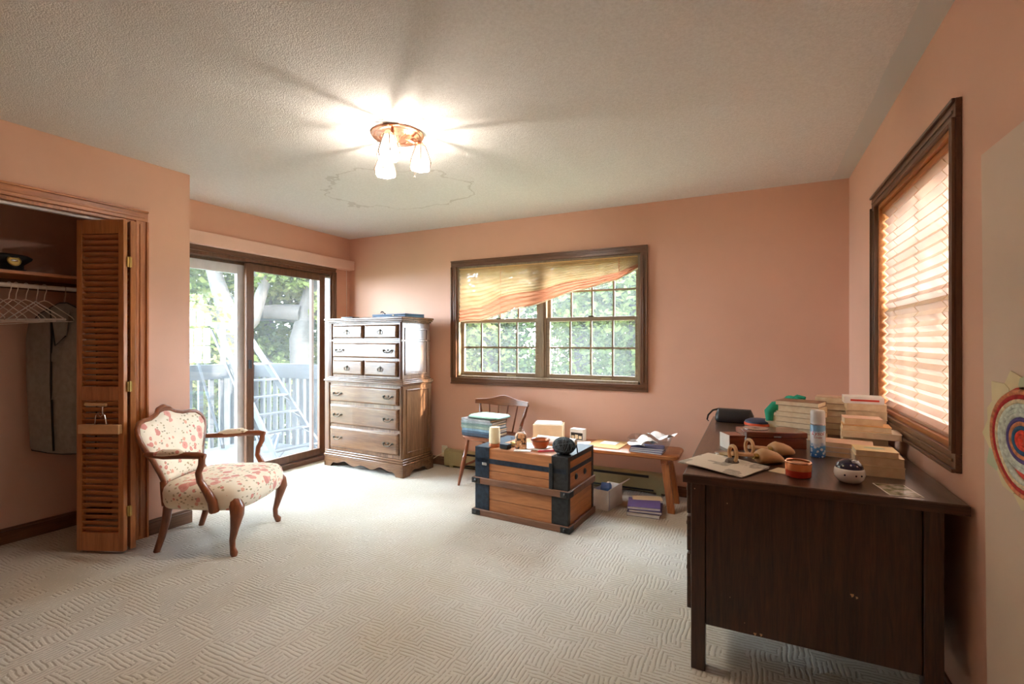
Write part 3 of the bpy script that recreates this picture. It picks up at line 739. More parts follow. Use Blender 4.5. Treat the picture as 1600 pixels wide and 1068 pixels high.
for yy in (.14, .30): O('handle_stud', MB().lathe([(.022, 0), (.02, .006), (.008, .012)], 12, M=Matrix.Translation((TW / 2, yy, .345)) @ Matrix.Rotation(PI / 2, 4, 'Y')), M['blackmetal'], tk)
O('latch', MB().box(-TW / 2 + .06, -TW / 2 + .1, -.010, -.004, .37, .39).box(-TW / 2 + .068, -TW / 2 + .092, -.014, -.004, .378, .384), M['chrome'], tk, .002)
O('latch', MB().box(TW / 2 - .135, TW / 2 - .105, -.012, -.004, .27, .45), M['blackmetal'], tk, .004)

# things on the trunk
ZT = .500
cd = T('pillar_candle', 'cream pillar candle on a brown base on the trunk', 'candle', (-1.70, 3.165, ZT))
O('base', MB().lathe([(.042, 0), (.044, .012), (.04, .024)], 20), M['terracotta'], cd)
O('wax', MB().lathe([(.037, .024), (.042, .03), (.041, .12), (.036, .142), (.01, .14)], 20), M['wax'], cd)
db = T('small_box', 'small dark box beside the candle on the trunk', 'box', (-1.595, 3.135, ZT), -.15)
O('base', MB().box(-.034, .034, -.025, .025, 0, .022), M['dark'], db, .002)
O('lid', MB().box(-.035, .035, -.026, .026, .022, .034), M['bluemetal'], db, .002)
bt = T('squeeze_bottle', 'clear printed squeeze bottle with pointed cap on the trunk', 'bottle', (-1.495, 3.185, ZT), .2)
def bottle_mat():
    g = G('printed_bottle'); v = g.coord(); f = g.noise(v, 38, 2)
    g.set(col=g.ramp(f, [(.38, lin((66, 44, 34))), (.44, lin((206, 152, 104))), (.6, lin((238, 214, 180))), (.7, lin((222, 178, 130)))], 'CONSTANT'), rough=.3); return g.m
O('body', MB().lathe([(.038, 0), (.042, .006), (.042, .09), (.038, .105), (.028, .115)], 18), bottle_mat(), bt)
O('cap', MB().lathe([(.03, .113), (.03, .125), (.018, .135), (.010, .15), (.003, .165)], 14), M['clear'], bt)
O('handle', MB().tube([(-.04, 0, .02), (-.07, 0, .03), (-.075, 0, .07), (-.042, 0, .08)], .006, 7), M['clear'], bt)
tag(O('brass_ball', MB().ball((0, 0, .018), (.025, .02, .018), 12, 8), M['gold'], None, loc=(-1.575, 3.215, ZT)), 'small dull brass ball behind the dark box on the trunk', 'ornament')
bw = T('copper_bowl', 'copper coloured round bowl on the trunk', 'bowl', (-1.375, 3.26, ZT))
O('bowl', MB().lathe([(.03, 0), (.045, .004), (.06, .03), (.066, .058), (.062, .06), (.055, .03), (.03, .012)], 24, cap1=True), M['terracotta'], bw, smooth=60)
O('rim', MB().lathe([(.067, .054), (.070, .060), (.067, .066), (.060, .062)], 24, cap0=False, cap1=False), M['maple_x'], bw)
yn = T('yarn_ball', 'ball of dark grey yarn at the near corner of the trunk', 'yarn', (-1.155, 3.15, ZT))
O('ball', MB().ball((0, 0, .056), (.075, .068, .056), 18, 12), M['yarn'], yn, smooth=60)
st = MB()
for k in range(46):
    ax = Vector((random.gauss(0, 1), random.gauss(0, 1), random.gauss(0, .5))).normalized(); a = ax.orthogonal().normalized(); b = ax.cross(a)
    t0 = random.random() * 6.28; L_ = random.uniform(1.5, 3.2); pts = []
    for i in range(9):
        t = t0 + L_ * i / 8; d = a * math.cos(t) + b * math.sin(t); pts.append((d.x * .077, d.y * .070, .057 + d.z * .058))
    st.tube(pts, .0028, 5)
o = O('strands', st, plain('grey_yarn_strand', (70, 80, 86), .9, var=.4, sc=60), yn, smooth=60); o['kind'] = 'stuff'
O('loose_end', MB().tube([(.06, -.02, .03), (.085, -.01, .05), (.09, 0, .07), (.095, .01, .02), (.10, .0, .003)], .004, 6), M['yarn'], yn)
rl = T('paper_roll', 'white roll of paper lying along the back of the trunk', 'paper roll', (-1.31, 3.43, ZT + .028), -.06)
O('roll', MB().tube([(-.16, 0, 0), (.15, 0, 0)], .028, 18), M['paper'], rl)
O('core', MB().tube([(-.163, 0, 0), (.153, 0, 0)], .012, 12), M['cream'], rl)
pn = T('pen', 'pink pen lying on the trunk beside the yarn', 'pen', (-1.285, 3.16, ZT + .008), math.radians(38))
O('barrel', MB().tube([(-.065, 0, 0), (-.055, 0, 0), (.05, 0, 0)], [.004, .008, .008], 10), M['pink'], pn)
O('cap', MB().tube([(.045, 0, 0), (.075, 0, 0)], .0095, 10), M['red'], pn)
def sheet_of(name, label, cat, loc, rz, w_, d_, m, th=.003, group=None, curl=.0):
    return tag(O(name, MB().sheet(lambda u, v: ((u - .5) * w_, (v - .5) * d_, th + curl * (2 * u - 1) ** 2 * (1 if u > .5 else .4)), 8, 4, th), m, None, smooth=30, loc=loc, rot=(0, 0, rz)), label, cat, group)
sheet_of('paper_slip', 'white paper slip at the front edge of the trunk', 'paper', (-1.455, 3.125, ZT), .3, .12, .06, M['paper'])
sheet_of('paper_slip', 'loose sheet under the copper bowl and bottle on the trunk', 'paper', (-1.45, 3.28, ZT), -.2, .26, .17, M['paper'], .002)

# ------------------------------------------------------------------ windsor chair with a pile of magazines
wc = T('windsor_chair', 'low-back wooden spindle chair holding a pile of magazines', 'chair', (-2.10, 3.85, 0), math.radians(-3))
def ell(w_, d_, z, ex=.6, n=28, fr=0):
    r = []
    for i in range(n):
        t = 2 * PI * i / n; c, s_ = math.cos(t), math.sin(t)
        r.append(Vector((math.copysign(abs(c) ** ex, c) * w_ / 2, math.copysign(abs(s_) ** ex, s_) * d_ / 2, z)))
    return r
O('seat', MB().loft([ell(.44, .38, .405), ell(.475, .41, .412), ell(.48, .415, .428), ell(.465, .40, .438), ell(.2, .18, .430)]), M['maple_x'], wc)
for sx in (-1, 1):
    for sy in (-1, 1):
        top = Vector((sx * .16, sy * .13, .415)); bot = Vector((sx * .215, sy * (.205 if sy < 0 else .2), 0))
        pts = []; rr = []
        for t, r in ((0, .012), (.12, .014), (.25, .019), (.38, .015), (.42, .021), (.46, .015), (.52, .021), (.7, .018), (.9, .013), (1, .011)):
            pts.append(top.lerp(bot, t)); rr.append(r)
        O('leg', MB().tube(pts, rr, 10), M['maple_z'], wc)
    O('stretcher', MB().tube([(sx * .19, -.17, .17), (sx * .19, 0, .172), (sx * .19, .165, .17)], [.008, .013, .008], 8), M['maple_y'], wc)
O('stretcher', MB().tube([(-.19, 0, .172), (0, 0, .172), (.19, 0, .172)], [.008, .013, .008], 8), M['maple_x'], wc)
for k in range(6):
    x = -.20 + k * .08; big = k in (0, 5)
    xt = x * 1.28
    if big: O('spindle', MB().tube([(x, .15, .43), (x + (xt - x) * .3, .17, .52), (x + (xt - x) * .5, .182, .57), (x + (xt - x) * .6, .186, .59), (xt, .21, .69)], [.011, .016, .012, .017, .010], 9), M['maple_z'], wc)
    else: O('spindle', MB().tube([(x, .165, .43), (xt, .215, .69)], [.008, .006], 8), M['maple_z'], wc)
crest = []
n = 24
def crest_pt(u): return (-.285 + .57 * u, .225 - .05 * (2 * u - 1) ** 2)
rings = []
for i in range(n + 1):
    u = i / n; x, y = crest_pt(u); zt = .735 + .032 * math.exp(-((u - .5) / .2) ** 2) - .012 * abs(2 * u - 1); zb = .675 + .006 * math.cos(u * 2 * PI)
    e = .013
    rings.append([Vector((x, y - e, zb)), Vector((x, y + e, zb)), Vector((x, y + e * .8, zt)), Vector((x, y - e * .8, zt))])
O('crest_rail', MB().loft(rings), M['maple_x'], wc, .005, smooth=50)
mags = [((34, 46, 60), .026, 0), ((62, 84, 104), .022, .05), ((96, 124, 140), .02, -.04), ((120, 134, 120), .024, .03), ((84, 104, 96), .022, -.02), ((132, 140, 140), .02, .04), ((130, 128, 126), .018, -.05)]
zz = .439
nth = ['lowest', 'second', 'third', 'fourth', 'fifth', 'sixth', 'topmost']
for i, (c, h, r) in enumerate(mags):
    mm = plain('magazine_cover_%d' % i, c, .4, var=.35, sc=22)
    t = T('magazine', '%s magazine counted from the chair seat in the magazine pile' % nth[i], 'magazine', (-2.145 + random.uniform(-.008, .008), 3.80 + random.uniform(-.006, .006), zz), r - .12, 'magazines piled on the chair')
    O('cover', MB().box(-.165, .165, -.115, .115, 0, .003).box(-.165, .165, -.115, .115, h - .004, h - .001).box(-.165, .165, -.118, -.115, 0, h - .001), mm, t, .001)
    O('pages', MB().box(-.165, .161, -.112, .112, .003, h - .004), M['paper'] if i % 2 else M['pages'], t)
    zz += h
cu = T('seat_pad', 'mint green vinyl pad lying on the magazine pile', 'cushion', (-2.10, 3.81, zz), -.15)
O('pad', MB().loft([rrect(.30, .22, .05, 5, 0, 0, 0), rrect(.33, .25, .06, 5, 0, 0, .008), rrect(.33, .25, .06, 5, 0, 0, .02), rrect(.31, .23, .055, 5, 0, 0, .028)]), M['mint'], cu, smooth=60)
O('piping', MB().tube([tuple(p) for p in rrect(.334, .254, .06, 5, 0, 0, .012)] + [tuple(rrect(.334, .254, .06, 5, 0, 0, .012)[0])], .004, 6), M['piping'], cu)

# ------------------------------------------------------------------ bench along the back wall
bn = T('wooden_bench', 'low orange-brown wooden bench along the back wall', 'bench', (-1.12, 3.89, 0), 0)
O('top', MB().loft([rrect(1.26, .355, .05, 4, 0, 0, .398), rrect(1.28, .37, .06, 4, 0, 0, .406), rrect(1.28, .37, .06, 4, 0, 0, .424), rrect(1.26, .35, .05, 4, 0, 0, .431)]), M['oak_x'], bn)
for sx in (-1, 1):
    for sy in (-1, 1):
        xt = sx * .53; xb = sx * .585; yt = sy * .10; yb = sy * .125
        r0 = [Vector((xt + a * .028, yt + b * .022, .40)) for a, b in ((-1, -1), (1, -1), (1, 1), (-1, 1))]
        r1 = [Vector((xb + a * .025, yb + b * .022, 0)) for a, b in ((-1, -1), (1, -1), (1, 1), (-1, 1))]
        O('leg', MB().loft([r1, r0]), M['oak_z'], bn, .003)
O('cross_brace', MB().box(.52, .56, -.13, .13, .355, .398), M['oak_y'], bn, .003)
O('cross_brace', MB().box(-.56, -.52, -.13, .13, .355, .398), M['oak_y'], bn, .003)
ZB_ = .432
cb = T('card_box', 'cream open box of filed cards at the left of the bench', 'box', (-1.565, 3.90, ZB_), math.radians(14))
O('box', MB().box(-.125, .125, -.09, .09, 0, .006).box(-.125, .125, -.09, -.085, .006, .135).box(-.125, .125, .085, .09, .006, .135).box(-.125, -.12, -.085, .085, .006, .135).box(.12, .125, -.085, .085, .006, .135), M['cream'], cb, .001)
for k in range(15):
    yy = -.078 + k * .0105; hh = random.uniform(.135, .165)
    O('card', MB().box(-.116 + random.uniform(0, .01), .116 - random.uniform(0, .012), yy, yy + .003, .007, hh), M['paper'], cb, rot=(random.uniform(-.02, .02), 0, 0))
ev = T('manila_envelope', 'large manila envelope lying on the bench', 'envelope', (-1.055, 3.915, ZB_), math.radians(-4))
O('envelope', MB().sheet(lambda u, v: ((u - .5) * .27, (v - .5) * .30, .004 + .006 * math.sin(u * PI) * math.sin(v * PI)), 6, 6, .003), M['manila'], ev)
O('address_label', MB().sheet(lambda u, v: ((u - .5) * .13 + .01, (v - .5) * .12 + .02, .0085 + .0028 * math.sin((.3 + u * .4) * PI)), 4, 4, .001), M['paper'], ev)
wb = T('small_carton', 'small white and black carton standing on the bench', 'carton', (-1.325, 3.965, ZB_), math.radians(-8))
O('box', MB().box(-.06, .06, -.035, .035, 0, .10), M['paper'], wb, .002)
O('front_label', MB().box(-.05, .058, -.0365, -.035, .012, .07), M['black'], wb)
for k in range(3): O('label_panel', MB().box(-.045 + k * .034, -.018 + k * .034, -.0375, -.0365, .02, .045 + .008 * (k % 2)), M['cream'], wb)
sheet_of('letter', 'white letter under the small carton on the bench', 'letter', (-1.30, 3.85, ZB_), .2, .22, .16, M['paper'])
tub = T('plastic_tub', 'clear shallow plastic tub at the right end of the bench', 'tub', (-.72, 3.93, ZB_), math.radians(2))
rg = lambda w_, d_, z: rrect(w_, d_, .05, 5, 0, 0, z)
O('shell', MB().loft([rg(.26, .19, .0), rg(.29, .21, .03), rg(.31, .235, .075), rg(.325, .25, .08), rg(.325, .25, .085), rg(.30, .225, .082), rg(.28, .20, .03), rg(.25, .18, .006)]), M['clear'], tub)
for i, (c, nm) in enumerate((((70, 70, 110), 'navy'), ((120, 120, 150), 'grey'), ((92, 92, 128), 'slate'))):
    t = T('notebook', '%s notebook in the small stack leaning out of the clear tub' % nm, 'notebook', (-.715, 3.80 + .004 * i, ZB_ + .0 + .013 * i), math.radians(-3 + 4 * i))
    O('cover', MB().box(-.12, .12, -.075, .075, 0, .002).box(-.12, .12, -.075, .075, .010, .012).box(-.122, -.12, -.075, .075, 0, .012), plain('notebook_cover_%d' % i, c, .5), t)
    O('pages', MB().box(-.12, .118, -.073, .073, .002, .010), M['paper'], t)
def crumple(name, label, loc, rz, w_, d_, h, seed):
    r = random.Random(seed); ph = [r.uniform(0, 6) for _ in range(4)]
    mb = MB().sheet(lambda u, v: ((u - .5) * w_ + .01 * math.sin(5 * v + ph[0]), (v - .5) * d_, .004 + h * (abs(math.sin(3.1 * u + ph[1])) * .6 + abs(math.sin(4.2 * v + 2 * u + ph[2])) * .4)), 8, 8, .0015)
    return tag(O(name, mb, M['paper'], None, smooth=12, loc=loc, rot=(0, 0, rz)), label, 'paper')
crumple('crumpled_paper', 'crumpled white paper standing highest on the tub notebooks', (-.73, 3.81, ZB_ + .042), .5, .12, .14, .07, 3)
crumple('crumpled_paper', 'bent white sheet over the right side of the tub', (-.62, 3.86, ZB_ + .086), -.3, .17, .15, .05, 5)
crumple('crumpled_paper', 'flat white sheet on the left of the tub notebooks', (-.80, 3.79, ZB_ + .041), .1, .12, .12, .015, 8)

# ------------------------------------------------------------------ heater, outlet, floor bits
ht = T('baseboard_heater', 'olive enamel electric baseboard heater under the bench', 'heater', (-2.80, YB, 0), 0)
HL = 2.19
O('case', MB().prism([(-.001, .02), (-.001, .175), (-.03, .178), (-.062, .165), (-.068, .15), (-.068, .055), (-.06, .02)], 0, HL, 'x'), M['olive'], ht, .003)
O('upper_vent', MB().box(.22, HL - .16, -.0705, -.066, .138, .158), M['dark'], ht)
O('lower_vent', MB().box(.20, HL - .12, -.0705, -.064, .03, .045), M['dark'], ht)
O('end_cap', MB().prism([(-.001, .016), (-.001, .179), (-.031, .182), (-.066, .168), (-.072, .15), (-.072, .055), (-.064, .016)], 0, .05, 'x'), M['olive'], ht, .002)
O('end_cap', MB().prism([(-.001, .016), (-.001, .179), (-.031, .182), (-.066, .168), (-.072, .15), (-.072, .055), (-.064, .016)], HL - .05, HL, 'x'), M['olive'], ht, .002)
O('foot', MB().box(.06, .1, -.06, -.001, 0, .02).box(HL - .1, HL - .06, -.06, -.001, 0, .02), M['olive'], ht)
ou = T('wall_outlet', 'ivory wall outlet with a plugged cord beside the chest', 'outlet', (-2.838, YB, .145))
O('plate', MB().box(-.035, .035, -.007, -.0005, -.057, .057), M['outlet'], ou, .003)
O('socket', MB().lathe([(.016, 0), (.016, .002)], 12, M=Matrix.Translation((0, -.007, .02)) @ Matrix.Rotation(PI / 2, 4, 'X')), M['cream'], ou)
O('plug', MB().box(-.012, .012, -.035, -.0075, -.032, -.008), M['cream'], ou, .003)
O('power_cord', MB().tube([(0, -.033, -.02), (-.03, -.05, -.03), (-.08, -.045, -.06), (-.14, -.04, -.1), (-.2, -.035, -.12)], .0045, 7), M['cream'], ou)
for i, (c, h, dx) in enumerate((((60, 54, 84), .03, 0), ((86, 78, 130), .02, .01), ((116, 104, 176), .022, -.005))):
    t = T('folder', ['bottom dark', 'middle indigo', 'top purple'][i] + ' folder in the pile on the carpet by the bench leg', 'folder', (-.715 + dx, 3.69, [0, .031, .052][i]), math.radians(4 + 3 * i), 'folders piled on the carpet')
    mm = plain('folder_cover_%d' % i, c, .45)
    O('cover', MB().box(-.115, .115, -.11, .11, 0, .0025).box(-.115, .115, -.11, .11, h - .0035, h - .001).box(-.117, -.115, -.11, .11, 0, h - .001), mm, t, .001)
    O('pages', MB().box(-.115, .112, -.105, .107, .0025, h - .0035), M['paper'], t)
sheet_of('paper_sheet', 'cream loose sheet sticking out behind the purple folders', 'paper', (-.72, 3.80, .074), .3, .22, .10, M['cream'], .002)
bx = T('white_box', 'white open cardboard box on the carpet behind the trunk', 'box', (-1.0, 3.72, 0), math.radians(-12))
O('box', MB().box(-.06, .06, -.12, .12, 0, .004).box(-.06, -.056, -.12, .12, .004, .15).box(.056, .06, -.12, .12, .004, .15).box(-.056, .056, -.12, -.116, .004, .15).box(-.056, .056, .116, .12, .004, .15), M['paper'], bx, .001)
O('flap', MB().box(-.004, 0, -.11, .11, 0, .09), M['paper'], bx, loc=(.06, 0, .15), rot=(0, .9, 0))
tag(O('blue_carton', MB().box(-.035, .035, -.05, .05, 0, .16).prism([(-.05, .16), (.05, .16), (0, .19)], -.035, .035, 'x'), plain('blue_print', (70, 110, 180), .5, var=.3, sc=20), None, .002, loc=(-1.0, 3.66, .005), rot=(0, 0, .1)), 'blue carton standing in the white box behind the trunk', 'carton')
# ------------------------------------------------------------------ desk
dk = T('writing_desk', 'dark oak desk cluttered with books under the sunlit blind', 'desk', (.185, 1.99, 0), 0)
DW, DL, DZ = .85, 1.62, .76
hx = DW / 2
O('top', MB().box(-hx, hx, 0, DL, DZ - .032, DZ), M['desktop'], dk, .004)
O('top_edge', MB().box(-hx - .001, hx + .001, -.001, .004, DZ - .033, DZ - .003), M['darkoak_x'], dk, .001)
for sx in (-1, 1):
    for sy in (.045, DL - .045):
        cx = sx * (hx - .052) + (0 if sx < 0 else -.03)
        O('leg', MB().box(cx - .026, cx + .026, sy - .02, sy + .032, 0, DZ - .032), M['darkoak_z'], dk, .003)
xr_ = hx - .082 - .026; xl_ = -hx + .052 + .026
O('end_panel', MB().box(xl_, xr_, .040, .056, .175, DZ - .032), M['darkoak_z'], dk, .002)
O('end_panel', MB().box(xl_, xr_, DL - .056, DL - .04, .175, DZ - .032), M['darkoak_z'], dk, .002)
O('modesty_panel', MB().box(hx - .10, hx - .085, .08, DL - .08, .175, DZ - .032), M['darkoak_y'], dk, .002)
O('pedestal', MB().box(-hx + .03, hx - .10, .06, .46, .18, DZ - .033), M['darkoak_z'], dk, .002)
O('pedestal', MB().box(-hx + .03, hx - .10, DL - .46, DL - .06, .18, DZ - .033), M['darkoak_z'], dk, .002)
for y0 in (.085, DL - .445):
    for z0, z1 in ((.20, .42), (.43, .57), (.58, .715)):
        d = O('drawer', MB().box(-hx + .004, -hx + .03, y0, y0 + .36, z0, z1), M['darkoak_y'], dk, .004)
        O('knob', MB().box(-hx - .012, -hx + .004, y0 + .12, y0 + .24, (z0 + z1) / 2 - .008, (z0 + z1) / 2 + .008), M['darkoak_y'], d, .003)
O('drawer', MB().box(-hx + .004, -hx + .03, .47, DL - .47, .62, .715), M['darkoak_y'], dk, .004)
for (x, z, s_, rz_) in ((.125, .395, .012, .3), (.138, .39, .008, 1), (-.175, .182, .011, 0), (-.155, .184, .010, .4), (-.21, .215, .003, 0), (-.26, .30, .003, 0), (-.385, .70, .005, 0), (-.27, .655, .004, .5)):
    poly = [(x + s_ * (.6 + .4 * math.sin(3 * a + rz_)) * math.cos(a) * .6, z + s_ * (.7 + .3 * math.cos(2 * a)) * math.sin(a)) for a in [i * 2 * PI / 9 for i in range(9)]]
    yy = .0395 if abs(x) < .37 else .0245
    O('chipped_spot', MB().prism(poly, yy - .0006, yy + .002, 'y'), M['beech'], dk)

# ------------------------------------------------------------------ things on the desk
Z = DZ
def news_mat():
    g = G('newsprint'); v = g.coord(); sep = g.n('ShaderNodeSeparateXYZ'); g.put(sep.inputs[0], v)
    ln = g.math('GREATER_THAN', g.math('SINE', g.math('MULTIPLY', sep.outputs[1], 900)), .1)
    blk = g.vor(v, 14, 'F1', 1, 'CHEBYCHEV'); sp = g.n('ShaderNodeSeparateColor'); g.put(sp.inputs[0], blk.outputs['Color'])
    pic = g.math('GREATER_THAN', sp.outputs[0], .62); tx = g.noise(v, 70, 3)
    c = g.mix(g.math('MULTIPLY', ln, .22), lin((226, 218, 202)), lin((120, 114, 106)))
    c = g.mix(g.math('MULTIPLY', pic, tx), c, lin((110, 104, 96))); g.set(col=c, rough=.85); return g.m
M['news'] = news_mat()
nw = T('newspaper', 'folded newspaper at the near left corner of the desk', 'newspaper', (-.11, 2.18, Z), math.radians(-30))
for k, (dx, dy, r) in enumerate(((0, 0, 0), (.008, -.006, .05))):
    O('sheet', MB().sheet(lambda u, v: ((u - .5) * .27, (v - .5) * .22, .004 + .004 * k + .004 * math.sin(u * 3 + k) + (.006 * k) * v), 8, 4, .0025), M['news'], nw, loc=(dx, dy, 0), rot=(0, 0, r), smooth=60)
def shoe_tree(label, loc, rz):
    t = T('shoe_tree', label, 'shoe tree', loc, rz, 'wooden shoe trees')
    rings = []
    for x, ry, rz2, zc in ((.0, .020, .018, .026), (.004, .030, .026, .03), (.03, .036, .032, .034), (.06, .038, .028, .03), (.09, .034, .022, .024), (.112, .022, .014, .016), (.12, .008, .006, .012)):
        rings.append([Vector((x, ry * math.cos(a), zc + rz2 * math.sin(a))) for a in [i * 2 * PI / 14 for i in range(14)]])
    O('toe_block', MB().loft(rings), M['beech'], t, smooth=60)
    O('rod', MB().tube([(-.115, .004, .050), (-.06, .002, .044), (.01, 0, .034)], [.009, .008, .008], 8), M['beech'], t)
    O('hinge', MB().tube([(-.02, 0, .036), (.002, 0, .034)], .012, 8), M['gold'], t)
    hp = [(-.115 + .0 * a, .024 * math.cos(a), 0.050 + .032 * math.sin(a)) for a in [i * 2 * PI / 16 for i in range(17)]]
    O('heel_hoop', MB().tube(hp, .0075, 7, caps=False), M['beech'], t, smooth=60)
    return t
shoe_tree('near wooden shoe tree with hoop heel lying on the desk', (.02, 2.275, Z), math.radians(38))
shoe_tree('far wooden shoe tree leaning towards the mahogany box', (.075, 2.45, Z), math.radians(42))
tag(O('pebble', MB().ball((0, 0, .016), (.028, .022, .017), 9, 6), M['stone'], None, loc=(-.075, 2.205, Z), smooth=20), 'rough grey stone on the newspaper', 'stone')
ds = T('round_dish', 'shallow metal dish behind the newspaper', 'dish', (-.10, 2.385, Z))
O('dish', MB().lathe([(.035, 0), (.05, .004), (.054, .012), (.05, .011), (.034, .005)], 24), M['chrome'], ds)
O('liner', MB().lathe([(.034, .0055), (.034, .009)], 20), M['gold'], ds)
b1 = T('wooden_box', 'small wooden box with a white paper end on the desk', 'box', (-.085, 2.575, Z), math.radians(27))
O('box', MB().box(-.035, .036, -.048, .048, 0, .058), M['redmahog'], b1, .002)
O('lid', MB().box(-.037, .038, -.05, .05, .058, .068), M['redmahog'], b1, .002)
O('paper_end', MB().box(-.0385, -.0365, -.05, .05, .0, .069), M['paper'], b1)
b2 = T('mahogany_box', 'long mahogany box with a lid behind the shoe trees', 'box', (.085, 2.715, Z), math.radians(20))
O('box', MB().box(-.14, .13, -.075, .075, 0, .05), M['redmahog'], b2, .002)
O('lid', MB().box(-.143, .133, -.078, .078, .051, .078), M['redmahog'], b2, .003)
O('clasp', MB().box(-.02, .012, -.0815, -.077, .055, .06), M['chrome'], b2)
di = T('compact_disc', 'shiny disc lying on the mahogany box', 'disc', (.015, 2.72, Z + .079))
O('disc', MB().lathe([(.008, 0), (.058, 0), (.058, .0015), (.008, .0015)], 28, cap0=False, cap1=False), M['chrome'], di)
O('hub', MB().lathe([(.008, .0002), (.018, .0002), (.018, .0022), (.008, .0022)], 20, cap0=False, cap1=False), M['clear'], di)
po = T('leather_pouch', 'black leather zip pouch with wrist strap at the desk end', 'pouch', (-.10, 3.395, Z), math.radians(-4))
def pring(w_, d_, z): return rrect(w_, d_, min(w_, d_) * .3, 4, 0, 0, z)
O('bag', MB().loft([pring(.205, .09, 0), pring(.225, .11, .012), pring(.22, .1, .045), pring(.20, .06, .07), pring(.19, .016, .082)]), M['black'], po, smooth=50)
O('zip', MB().box(-.095, .095, -.004, .004, .08, .086), M['chrome'], po)
O('wrist_strap', MB().tube([(-.095, 0, .078), (-.125, -.02, .07), (-.15, -.04, .04), (-.155, -.05, .012), (-.145, -.055, .004)], .006, 6, flat=.4), M['black'], po)
cs_ = T('zip_case', 'round navy case with an orange band on the desk', 'case', (.035, 3.215, Z))
O('base', MB().lathe([(.07, 0), (.076, .006), (.076, .022)], 26), M['black'], cs_)
O('band', MB().lathe([(.077, .022), (.078, .026), (.077, .036)], 26, cap0=False), M['orange'], cs_)
O('lid', MB().lathe([(.075, .036), (.072, .046), (.05, .056), (.01, .06)], 26), M['navy'], cs_)

book_n = [0]
def book(label, loc, rz, w_, d_, h, cover, group, spine=None, tilt=0):
    """closed book, page edges towards local -y; spine at +y"""
    t = T('book', label, 'book', loc, rz, group)
    book_n[0] += 1
    mm = plain('book_cover_%d' % book_n[0], cover, .45, var=.08, sc=20)
    O('cover', MB().box(-w_ / 2, w_ / 2, -d_ / 2, d_ / 2, 0, .0018).box(-w_ / 2, w_ / 2, -d_ / 2, d_ / 2, h - .0018 - .0005, h - .0005).box(-w_ / 2, w_ / 2, d_ / 2 - .002, d_ / 2, 0, h - .0005), mm, t, .0006)
    O('pages', MB().box(-w_ / 2 + .002, w_ / 2 - .002, -d_ / 2 + .001, d_ / 2 - .002, .0018, h - .0023), M['pages'], t)
    return t
ordn = ['bottom', 'second', 'third', 'fourth', 'fifth', 'sixth', 'seventh', 'eighth']
def stack(base, rz, w_, d_, hs, covers, where, group, jit=.006):
    z = base[2]; n = len(hs)
    for i, h in enumerate(hs):
        nm = 'topmost' if i == n - 1 else ordn[i]
        lab = '%s book%s in %s' % (nm, '' if nm in ('topmost', 'bottom') else ' from the bottom', where)
        book(lab, (base[0] + random.uniform(-jit, jit), base[1] + random.uniform(-jit, jit), z), rz + random.uniform(-.06, .06), w_ * random.uniform(.95, 1.0), d_ * random.uniform(.95, 1), h, covers[i % len(covers)], group)
        z += h
    return z
CRE = (226, 206, 170); TAN = (196, 156, 120); WHT = (236, 232, 224); PNK = (226, 150, 130); YEL = (236, 210, 150)
zA = stack((.235, 3.02, Z), math.radians(-20), .205, .14, [.030, .026, .028, .026, .028, .034, .024], [(176, 136, 96), (206, 172, 130), (150, 112, 82), CRE], 'the tall paperback stack behind the spray can', 'paperbacks in the tall stack')
zB = stack((.42, 3.24, Z), math.radians(-8), .19, .13, [.030, .034, .036, .034, .036, .034], [TAN, (170, 130, 104), (206, 170, 136)], 'the tan stack behind the tall paperbacks', 'books in the tan stack')
zC = stack((.515, 3.02, Z), math.radians(-6), .17, .13, [.04, .042, .042, .040, .036], [CRE, WHT, (214, 190, 160), CRE], 'the back stack against the window wall', 'books in the back stack', .004)
t = book('white paperback with a red banner on its spine topping the back stack', (.505, 3.02, zC), math.radians(-4), .165, .12, .034, WHT, 'books in the back stack')
O('spine_face', MB().box(-.082, .082, -.0625, -.0595, .001, .033), M['paper'], t)
O('red_banner', MB().box(-.055, .062, -.0635, -.0625, .012, .021), M['red'], t)
zD = stack((.475, 2.80, Z), math.radians(-5), .18, .125, [.034, .036], [TAN, CRE], 'the wide pile in the middle of the books', 'books in the wide pile', .004)
book('wide cream hardback across the middle pile', (.492, 2.775, zD), math.radians(-7), .225, .15, .028, (232, 214, 182), 'books in the wide pile')
book('orange-tan paperback on the wide cream hardback', (.475, 2.775, zD + .028), math.radians(-5), .185, .12, .026, (222, 168, 96), 'books in the wide pile')
book('pink and cream paperback topping the wide pile', (.465, 2.80, zD + .054), math.radians(-2), .15, .11, .03, (232, 196, 170), 'books in the wide pile')
stack((.385, 2.62, Z), math.radians(-12), .19, .13, [.022, .022, .02], [WHT, (214, 212, 214), (230, 190, 160)], 'the low pile right of the spray can', 'books in the low pile', .004)
stack((.435, 2.325, Z), math.radians(-1), .158, .12, [.040, .034], [CRE, (224, 200, 158)], 'the thick stack nearest the photograph', 'books in the near stack', .003)
yb = book('yellow paperback with a faded green picture topping the near stack', (.427, 2.325, Z + .074), math.radians(-2), .135, .115, .022, YEL, 'books in the near stack')
O('cover_picture', MB().ball((0, .005, .0218), (.035, .02, .0006), 14, 4), M['feltgreen'], yb)
